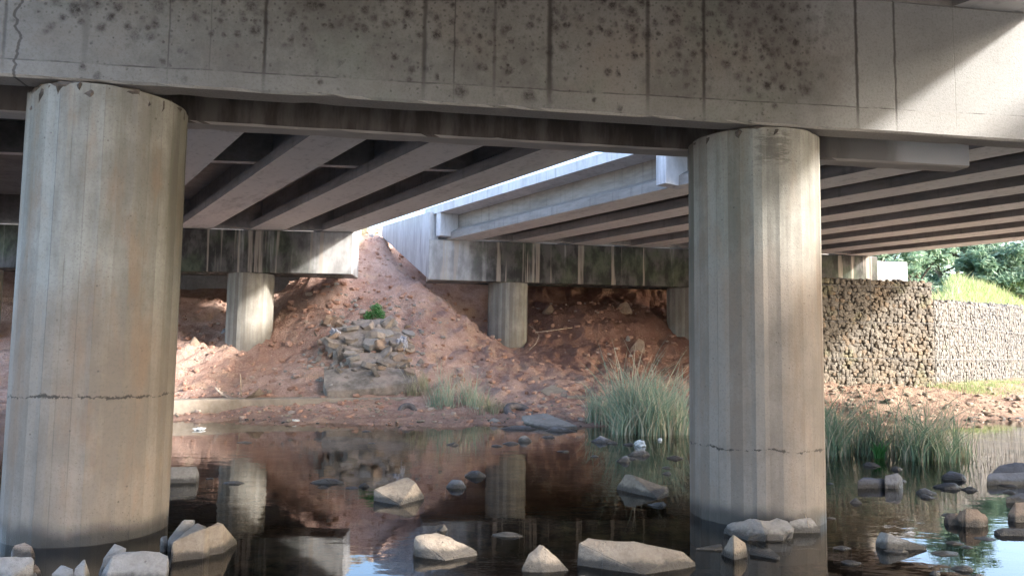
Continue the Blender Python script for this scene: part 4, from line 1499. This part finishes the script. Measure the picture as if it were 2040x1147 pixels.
# folded sheet draped on the kerb
def drape(label, u, v, w, h, d):
    P = ground(u, v)
    V, Fs = [], []
    nx, ny = 26, 14
    for j in range(ny):
        for i in range(nx):
            x = (i / (nx - 1) - .5)
            y = j / (ny - 1)
            z = h * (4 * x * x) ** .9 * (1 - .5 * y) + .05 * noise.noise(Vector((x * 5, y * 4, u)))
            V.append((P.x + x * w + .04 * noise.noise(Vector((y * 6, x * 3, 2))), P.y - .25 + y * d + .06 * noise.noise(Vector((x * 7, y * 3, 1))), P.z + .03 + z))
    for j in range(ny - 1):
        for i in range(nx - 1):
            a = j * nx + i
            Fs.append((a, a + 1, a + nx + 1, a + nx))
    n0 = len(V)
    V2 = [(x, y, z - .02) for x, y, z in V]
    o = link('discarded_sheet', V + V2, Fs + [tuple(n0 + k for k in f[::-1]) for f in Fs], M['sheet'], smooth=True)
    tag(o, label, 'litter')


drape('dusty discarded sheet curling up at both ends behind the long kerb', 478, 800, .95, .27, .5)


def stick(label, pts, r, mat='stick', group=None):
    ps = [at(*p) for p in pts]
    V, Fs = [], []
    n = 6
    for i, p in enumerate(ps):
        t = (ps[min(i + 1, len(ps) - 1)] - ps[max(0, i - 1)]).normalized()
        a = t.cross(Vector((0, 1, .2))).normalized()
        b = t.cross(a).normalized()
        rr = r * (1 - .5 * i / len(ps))
        for k in range(n):
            an = 2 * math.pi * k / n
            V.append(p + a * rr * math.cos(an) + b * rr * math.sin(an))
        if i:
            for k in range(n):
                q = (i - 1) * n
                Fs.append((q + k, q + (k + 1) % n, q + n + (k + 1) % n, q + n + k))
    Fs += [tuple(range(n))[::-1], tuple(range(len(V) - n, len(V)))]
    o = link('dead_branch', V, Fs, M[mat], smooth=True)
    tag(o, label, 'branch', group)


stick('thin bent dead branch against the right side of the middle far column', [(1054, 697, 20.3), (1068, 684, 20.4), (1074, 668, 20.6), (1064, 655, 20.8), (1055, 648, 20.9)], .011)
stick('dead branch lying on the red slope right of the middle far column', [(1066, 662, 20.9), (1100, 658, 21.0), (1140, 652, 21.2)], .014)
stick('thin upright stick standing in the discarded sheet', [(481, 800, 16.6), (480, 770, 16.6), (479, 745, 16.6)], .015)
stick('dark root poking out left of the broken heap', [(621, 652, 19.8), (630, 668, 19.5), (650, 676, 19.4)], .03, 'bark')
stick('thin pale twig in the water under the right column', [(1600, 1010, 6.6), (1606, 1030, 6.4), (1612, 1050, 6.25)], .004)


# guide post on the road edge between the decks
p = at(832, 440, 25.6)
zg = ground_h(p.x, p.y)
gp = empty('guide_post', (p.x, p.y, zg - .2))
tag(gp, 'thin post on the road edge in the sky gap between the decks', 'post')
v, f = box_vf(-.05, .05, -.05, .05, 0, 2.0)
bevel_obj('post_shaft', v, f, M['steel'], gp, .008)
v, f = box_vf(-.075, .075, -.06, -.052, 1.6, 1.85)
bevel_obj('marker_plate', v, f, M['bag'], gp, .002)


# ------------------------------------------------------------------ scattered clods and pebbles
def scatter(name, n, region, rmin, rmax, mat, seed, accept=None):
    rng = random.Random(seed)
    bm = bmesh.new()
    pts = []
    while len(pts) < n:
        x, y = region(rng)
        pts.append((x, y))
    H = base_h(np.array([p[0] for p in pts]), np.array([p[1] for p in pts]))
    for (x, y), z in zip(pts, H):
        if z < -.02: continue
        r = rmin + (rmax - rmin) * rng.random() ** 3.2
        z = z + rough(x, y, z)
        stone_bm(bm, Vector((x, y, z + r * .15)), r, rng, 1, (1, 1, .75))
    o = link_bm(name, bm, mat)
    tag(o, kind='stuff')
    return o


def bank(rng):
    x = rng.uniform(-9.5, 9.5)
    y = rng.uniform(14.4, 24.5)
    return x, y


scatter('soil_clods', 4600, bank, .008, .085, M['clod'], 3)
scatter('soil_clods', 160, lambda r: (r.gauss(-5.2, .7), r.gauss(20.4, .9)), .02, .11, M['clod'], 9)
scatter('gravel', 900, lambda r: (r.uniform(-7, 5), r.uniform(14.3, 17.6)), .012, .05, M['tan'], 4)
scatter('gravel', 1200, lambda r: (r.uniform(6.5, 17), r.uniform(16.6, 22)), .012, .09, M['tan'], 6)
scatter('gravel', 700, lambda r: (r.gauss(-3.7, .75), r.uniform(17.6, 20.8)), .015, .08, M['pale'], 8)


# ------------------------------------------------------------------ reeds, grass, bush
def blades(name, label, cat, base_pts, n, hmin, hmax, mat, seed, lean=.35, width=.012, group=None, kind=None, segs=5, parent=None):
    rng = random.Random(seed)
    V, Fs = [], []
    for i in range(n):
        b = base_pts(rng)
        h = rng.uniform(hmin, hmax) * (.5 + .5 * rng.random()) * (b[3] if len(b) > 3 else 1)
        a = rng.uniform(0, 6.28)
        dx, dy = math.cos(a), math.sin(a)
        ln = h * lean * rng.uniform(.15, 1.5)
        w = width * rng.uniform(.6, 1.3)
        fa = rng.uniform(0, 3.14)
        sx, sy = math.cos(fa) * w, math.sin(fa) * w
        i0 = len(V)
        dr = rng.uniform(.0, .35) if rng.random() < .5 else 0
        for k in range(segs + 1):
            t = k / segs
            z = h * (t - dr * t ** 3)
            o = ln * t ** 2.1
            ww = (1 - t) ** .7 * (1 if k else .7)
            p = (b[0] + dx * o, b[1] + dy * o, b[2] + z)
            V.append((p[0] - sx * ww, p[1] - sy * ww, p[2]))
            V.append((p[0] + sx * ww, p[1] + sy * ww, p[2]))
            if k:
                q = i0 + 2 * (k - 1)
                Fs.append((q, q + 1, q + 3, q + 2))
    o = link(name, V, Fs, mat, parent, smooth=True)
    if label or kind: tag(o, label, cat, group, kind)
    return o


def strip(u0, u1, v, spread, tuft=7, sd=1):
    rr = random.Random(sd)
    tufts = []
    for _ in range(tuft):
        p = atz(rr.uniform(u0, u1), v + rr.uniform(-4, 2), 0)
        tufts.append((p.x, p.y + rr.uniform(0, spread), rr.uniform(.6, 1.25)))

    def fn(rng):
        t = rng.choice(tufts)
        x, y = t[0] + rng.gauss(0, .09), t[1] + rng.gauss(0, .09)
        return (x, y, -.05, t[2])
    return fn


GRD = 'reed clumps along the river'
blades('reed_clump', 'thin pale reed clump standing in the water at the end of the long kerb', 'reeds', strip(862, 975, 830, .5, 15, 5), 520, .6, 1.35, M['reed'], 1, .4, .009, GRD)
blades('reed_clump', 'small green reed clump at the left of the middle reeds', 'reeds', strip(1186, 1238, 848, .4, 8, 6), 330, .6, 1.2, M['reed'], 2, .55, .012, GRD)
blades('reed_clump', 'tall dense green reed clump left of the right column', 'reeds', strip(1240, 1385, 868, 1.1, 24, 7), 1500, .75, 1.7, M['reed'], 3, .65, .013, GRD)
blades('reed_clump', 'leaning dark reed clump right beside the right column', 'reeds', strip(1640, 1745, 908, 1.0, 12, 8), 560, .5, 1.35, M['reed_dk'], 4, .7, .010, GRD)
blades('reed_clump', 'wide dark green reed clump on the right between slate rocks', 'reeds', strip(1790, 1975, 922, 1.2, 15, 9), 820, .4, 1.25, M['reed_dk'], 5, .7, .010, GRD)


def gstrip(us, v0, v1):
    pts = [ground(random.uniform(*us), random.uniform(v0, v1)) for _ in range(24)]

    def fn(rng):
        p = rng.choice(pts)
        return (p.x + rng.gauss(0, .06), p.y + rng.gauss(0, .06), p.z - .03)
    return fn


blades('dry_grass_tuft', 'dry yellow grass tuft at the right end of the broken heap', 'grass tuft', gstrip((815, 858), 770, 792), 260, .3, .75, M['dry'], 6, .5, .007)
blades('dry_grass_tuft', 'dry grass tuft in front of the shorter kerb by the thin reeds', 'grass tuft', gstrip((955, 1005), 812, 826), 160, .2, .5, M['dry'], 7, .6, .007)
blades('dry_grass_tuft', 'dry pale grass on the crest of the red slope between the decks', 'grass tuft', gstrip((715, 760), 456, 468), 300, .12, .35, M['dry'], 9, .8, .008)
blades('green_sprout', 'bright green sprout at the foot of the right-hand reeds', 'plant', lambda r: tuple(atz(1752 + r.uniform(-8, 8), 912, 0)), 60, .12, .32, M['bush'], 8, .5, .02)


def leaf_cloud(bm_v, bm_f, c, rad3, n, size, rng, shell=.5):
    for _ in range(n):
        d = Vector((rng.gauss(0, 1), rng.gauss(0, 1), rng.gauss(0, 1))).normalized()
        r = shell + (1 - shell) * rng.random()
        p = c + Vector((d.x * rad3[0], d.y * rad3[1], d.z * rad3[2])) * r
        a = Vector((rng.gauss(0, 1), rng.gauss(0, 1), rng.gauss(0, .7))).normalized()
        b = a.orthogonal().normalized()
        s = size * rng.uniform(.6, 1.3)
        i = len(bm_v)
        bm_v.extend([p - a * s, p + b * s * .45, p + a * s, p - b * s * .45])
        bm_f.append((i, i + 1, i + 2, i + 3))


bp = ground(745, 640)
bush = empty('green_bush', bp)
tag(bush, 'small bright green bush on top of the broken heap', 'bush')
V, Fs = [], []
rng = random.Random(3)
for dx, dz, r in ((0, .2, .2), (.12, .25, .18), (-.14, .12, .15), (.2, .14, .13), (.05, .34, .14)):
    leaf_cloud(V, Fs, Vector((dx, -.05, dz)), (r, r * .8, r), 240, .03, rng, .3)
link('leaves', V, Fs, M['bush'], bush)
V, Fs = [], []
for k in range(7):
    a = rng.uniform(0, 6.28)
    tip = Vector((math.cos(a) * .16, math.sin(a) * .1, .3))
    i = len(V)
    V += [Vector((-.008, 0, -.05)), Vector((.008, 0, -.05)), Vector((0, .012, -.05)), tip]
    Fs += [(i, i + 1, i + 3), (i + 1, i + 2, i + 3), (i + 2, i, i + 3)]
link('stems', V, Fs, M['stick'], bush)

# grass above and below the gabion walls
def grass_top(rng):
    t = rng.random()
    x = rng.uniform(11.5, 34)
    y = rng.uniform(22.5, 44)
    return x, y


def grass_stuff(name, n, fn, hmin, hmax, seed, mat, width):
    rng = random.Random(seed)
    pts = []
    while len(pts) < n:
        x, y = fn(rng)
        if float(behind_walls(np.array([x]), np.array([y]))[0]) > 1.0 or fn is not grass_top: pts.append((x, y))
    H = base_h(np.array([p[0] for p in pts]), np.array([p[1] for p in pts]))
    it = iter([(p[0], p[1], h - .03) for p, h in zip(pts, H)])
    blades(name, None, None, lambda r: next(it), n, hmin, hmax, mat, seed, .5, width, None, 'stuff', 3)


grass_stuff('grass', 16000, grass_top, .25, .75, 21, M['grass'], .02)
gp0 = [ground(u, v, 14, 24) for u, v in ((1905, 772), (1940, 768), (1975, 765), (2010, 764), (2035, 762), (1960, 776), (2000, 772))]
grass_stuff('grass', 4200, lambda r: (lambda p: (p.x + r.gauss(0, .6), p.y + r.gauss(0, .35)))(r.choice(gp0)), .06, .26, 22, M['grass'], .008)


# ------------------------------------------------------------------ trees
def tree(label, x, y, h, w, mat, seed, group='trees beyond the gabion walls', leaf=.16, n=5200):
    z = float(base_h(np.array([x]), np.array([y]))[0])
    root = empty('tree', (x, y, z))
    tag(root, label, 'tree', group)
    rng = random.Random(seed)
    V, Fs = [], []

    def limb(a, b, r0, r1, n=7, k=5):
        t = (b - a)
        s = t.orthogonal().normalized()
        q = t.cross(s).normalized()
        prev = None
        for j in range(k + 1):
            f = j / k
            c = a + t * f + Vector((noise.noise(a * 3 + Vector((f * 2, 0, seed))), noise.noise(a * 3 + Vector((0, f * 2, seed))), 0)) * .12 * t.length * math.sin(f * math.pi)
            r = r0 + (r1 - r0) * f
            i = len(V)
            for m in range(n):
                an = 6.2832 * m / n
                V.append(c + s * r * math.cos(an) + q * r * math.sin(an))
            if prev is not None:
                for m in range(n): Fs.append((prev + m, prev + (m + 1) % n, i + (m + 1) % n, i + m))
            prev = i
    top = Vector((rng.uniform(-.3, .3), rng.uniform(-.3, .3), h * .6))
    limb(Vector((0, 0, -.3)), top, .035 * h, .015 * h)
    LV, LF = [], []
    clumps = []
    for k in range(20):
        a = rng.uniform(0, 6.28)
        rr = rng.uniform(.25, 1) ** .7 * w / 2
        zz = h * rng.uniform(.08, .95)
        rr *= 1 - .55 * max(0, zz / h - .6) / .4
        clumps.append(Vector((math.cos(a) * rr, math.sin(a) * rr, zz)))
    for c in clumps:
        s = Vector((0, 0, min(c.z * .6, h * .5)))
        limb(s, c, .012 * h, .003 * h, 5, 4)
        for q in range(4):
            cc = c + Vector((rng.gauss(0, .22), rng.gauss(0, .22), rng.gauss(0, .16))) * w * .3
            r = w * rng.uniform(.07, .16)
            leaf_cloud(LV, LF, cc, (r, r, r * .75), n // 60, leaf, rng, .25)
    link('trunk', V, Fs, M['bark'], root, smooth=True)
    link('crown', LV, LF, mat, root)


for i, (u, Y, h, w, mt, lab) in enumerate((
        (1700, 44, 5.0, 5.0, 'leaf2', 'pale green bushy tree just over the cream beam end by the right column'),
        (1762, 44, 5.6, 5.6, 'leaf1', 'mid green tree second from the right column, over the tall gabion wall'),
        (1828, 45, 4.8, 5.0, 'leaf2', 'pale spreading tree above the end of the tall gabion wall'),
        (1880, 50, 6.4, 6.0, 'leaf3', 'dark tree behind the step between the two gabion walls'),
        (1935, 48, 7.2, 6.2, 'leaf3', 'tallest dark green tree above the lower gabion wall'),
        (1990, 47, 3.8, 5.0, 'leaf2', 'light green tree near the right edge, left of the sky patch'),
        (2045, 47, 2.9, 5.0, 'leaf1', 'mid green tree cut by the right edge under the sky patch'),
        (1795, 62, 8.0, 8.0, 'leaf3', 'far dark tree showing between the pale ones over the tall wall'),
        (1910, 64, 8.0, 8.5, 'leaf1', 'far broad tree filling the gap behind the tallest tree'),
        (2016, 66, 4.2, 7.0, 'leaf1', 'far tree at the right rising behind the light green one'),
        (1655, 60, 7.0, 7.5, 'leaf1', 'far tree half hidden by the right column'),
        (1855, 46, 2.2, 3.0, 'leaf2', 'low pale shrub-like tree at the head of the grass slope'),
        (1955, 46, 2.2, 3.0, 'leaf1', 'low round shrub-like tree on the grass slope right of the other low one'))):
    p = at(u, 560, Y)
    tree(lab, p.x, Y, h, w, M[mt], 300 + i)

# ------------------------------------------------------------------ light
SUN = Vector((.851, -.288, .438)).normalized()
sun = bpy.data.lights.new('sun', 'SUN')
sun.energy = 2.0
sun.angle = rad(4.0)
sun.color = (1, .97, .93)
so = bpy.data.objects.new('sun', sun)
so.rotation_euler = SUN.to_track_quat('Z', 'Y').to_euler()
so.location = (0, 0, 30)
col.objects.link(so)
w = bpy.data.worlds.new('World')
sc.world = w
w.use_nodes = True
nt = w.node_tree
nt.nodes.clear()
sky = nt.nodes.new('ShaderNodeTexSky')
sky.sky_type = 'NISHITA'
sky.sun_disc = False
sky.sun_elevation = math.asin(SUN.z)
sky.sun_rotation = math.atan2(SUN.x, SUN.y)
sky.air_density = 1.0
sky.dust_density = 3.0
sky.ozone_density = 2.2
bg = nt.nodes.new('ShaderNodeBackground')
bg.inputs[1].default_value = .15
wo = nt.nodes.new('ShaderNodeOutputWorld')
nt.links.new(sky.outputs[0], bg.inputs[0])
nt.links.new(bg.outputs[0], wo.inputs[0])

sc.view_settings.view_transform = 'Standard'
sc.view_settings.look = 'None'
sc.view_settings.exposure = 2.9
sc.view_settings.gamma = 1.0
sc.cycles.max_bounces = 10
sc.cycles.diffuse_bounces = 6
sc.cycles.glossy_bounces = 4
sc.cycles.transparent_max_bounces = 12
sc.cycles.sample_clamp_indirect = 8
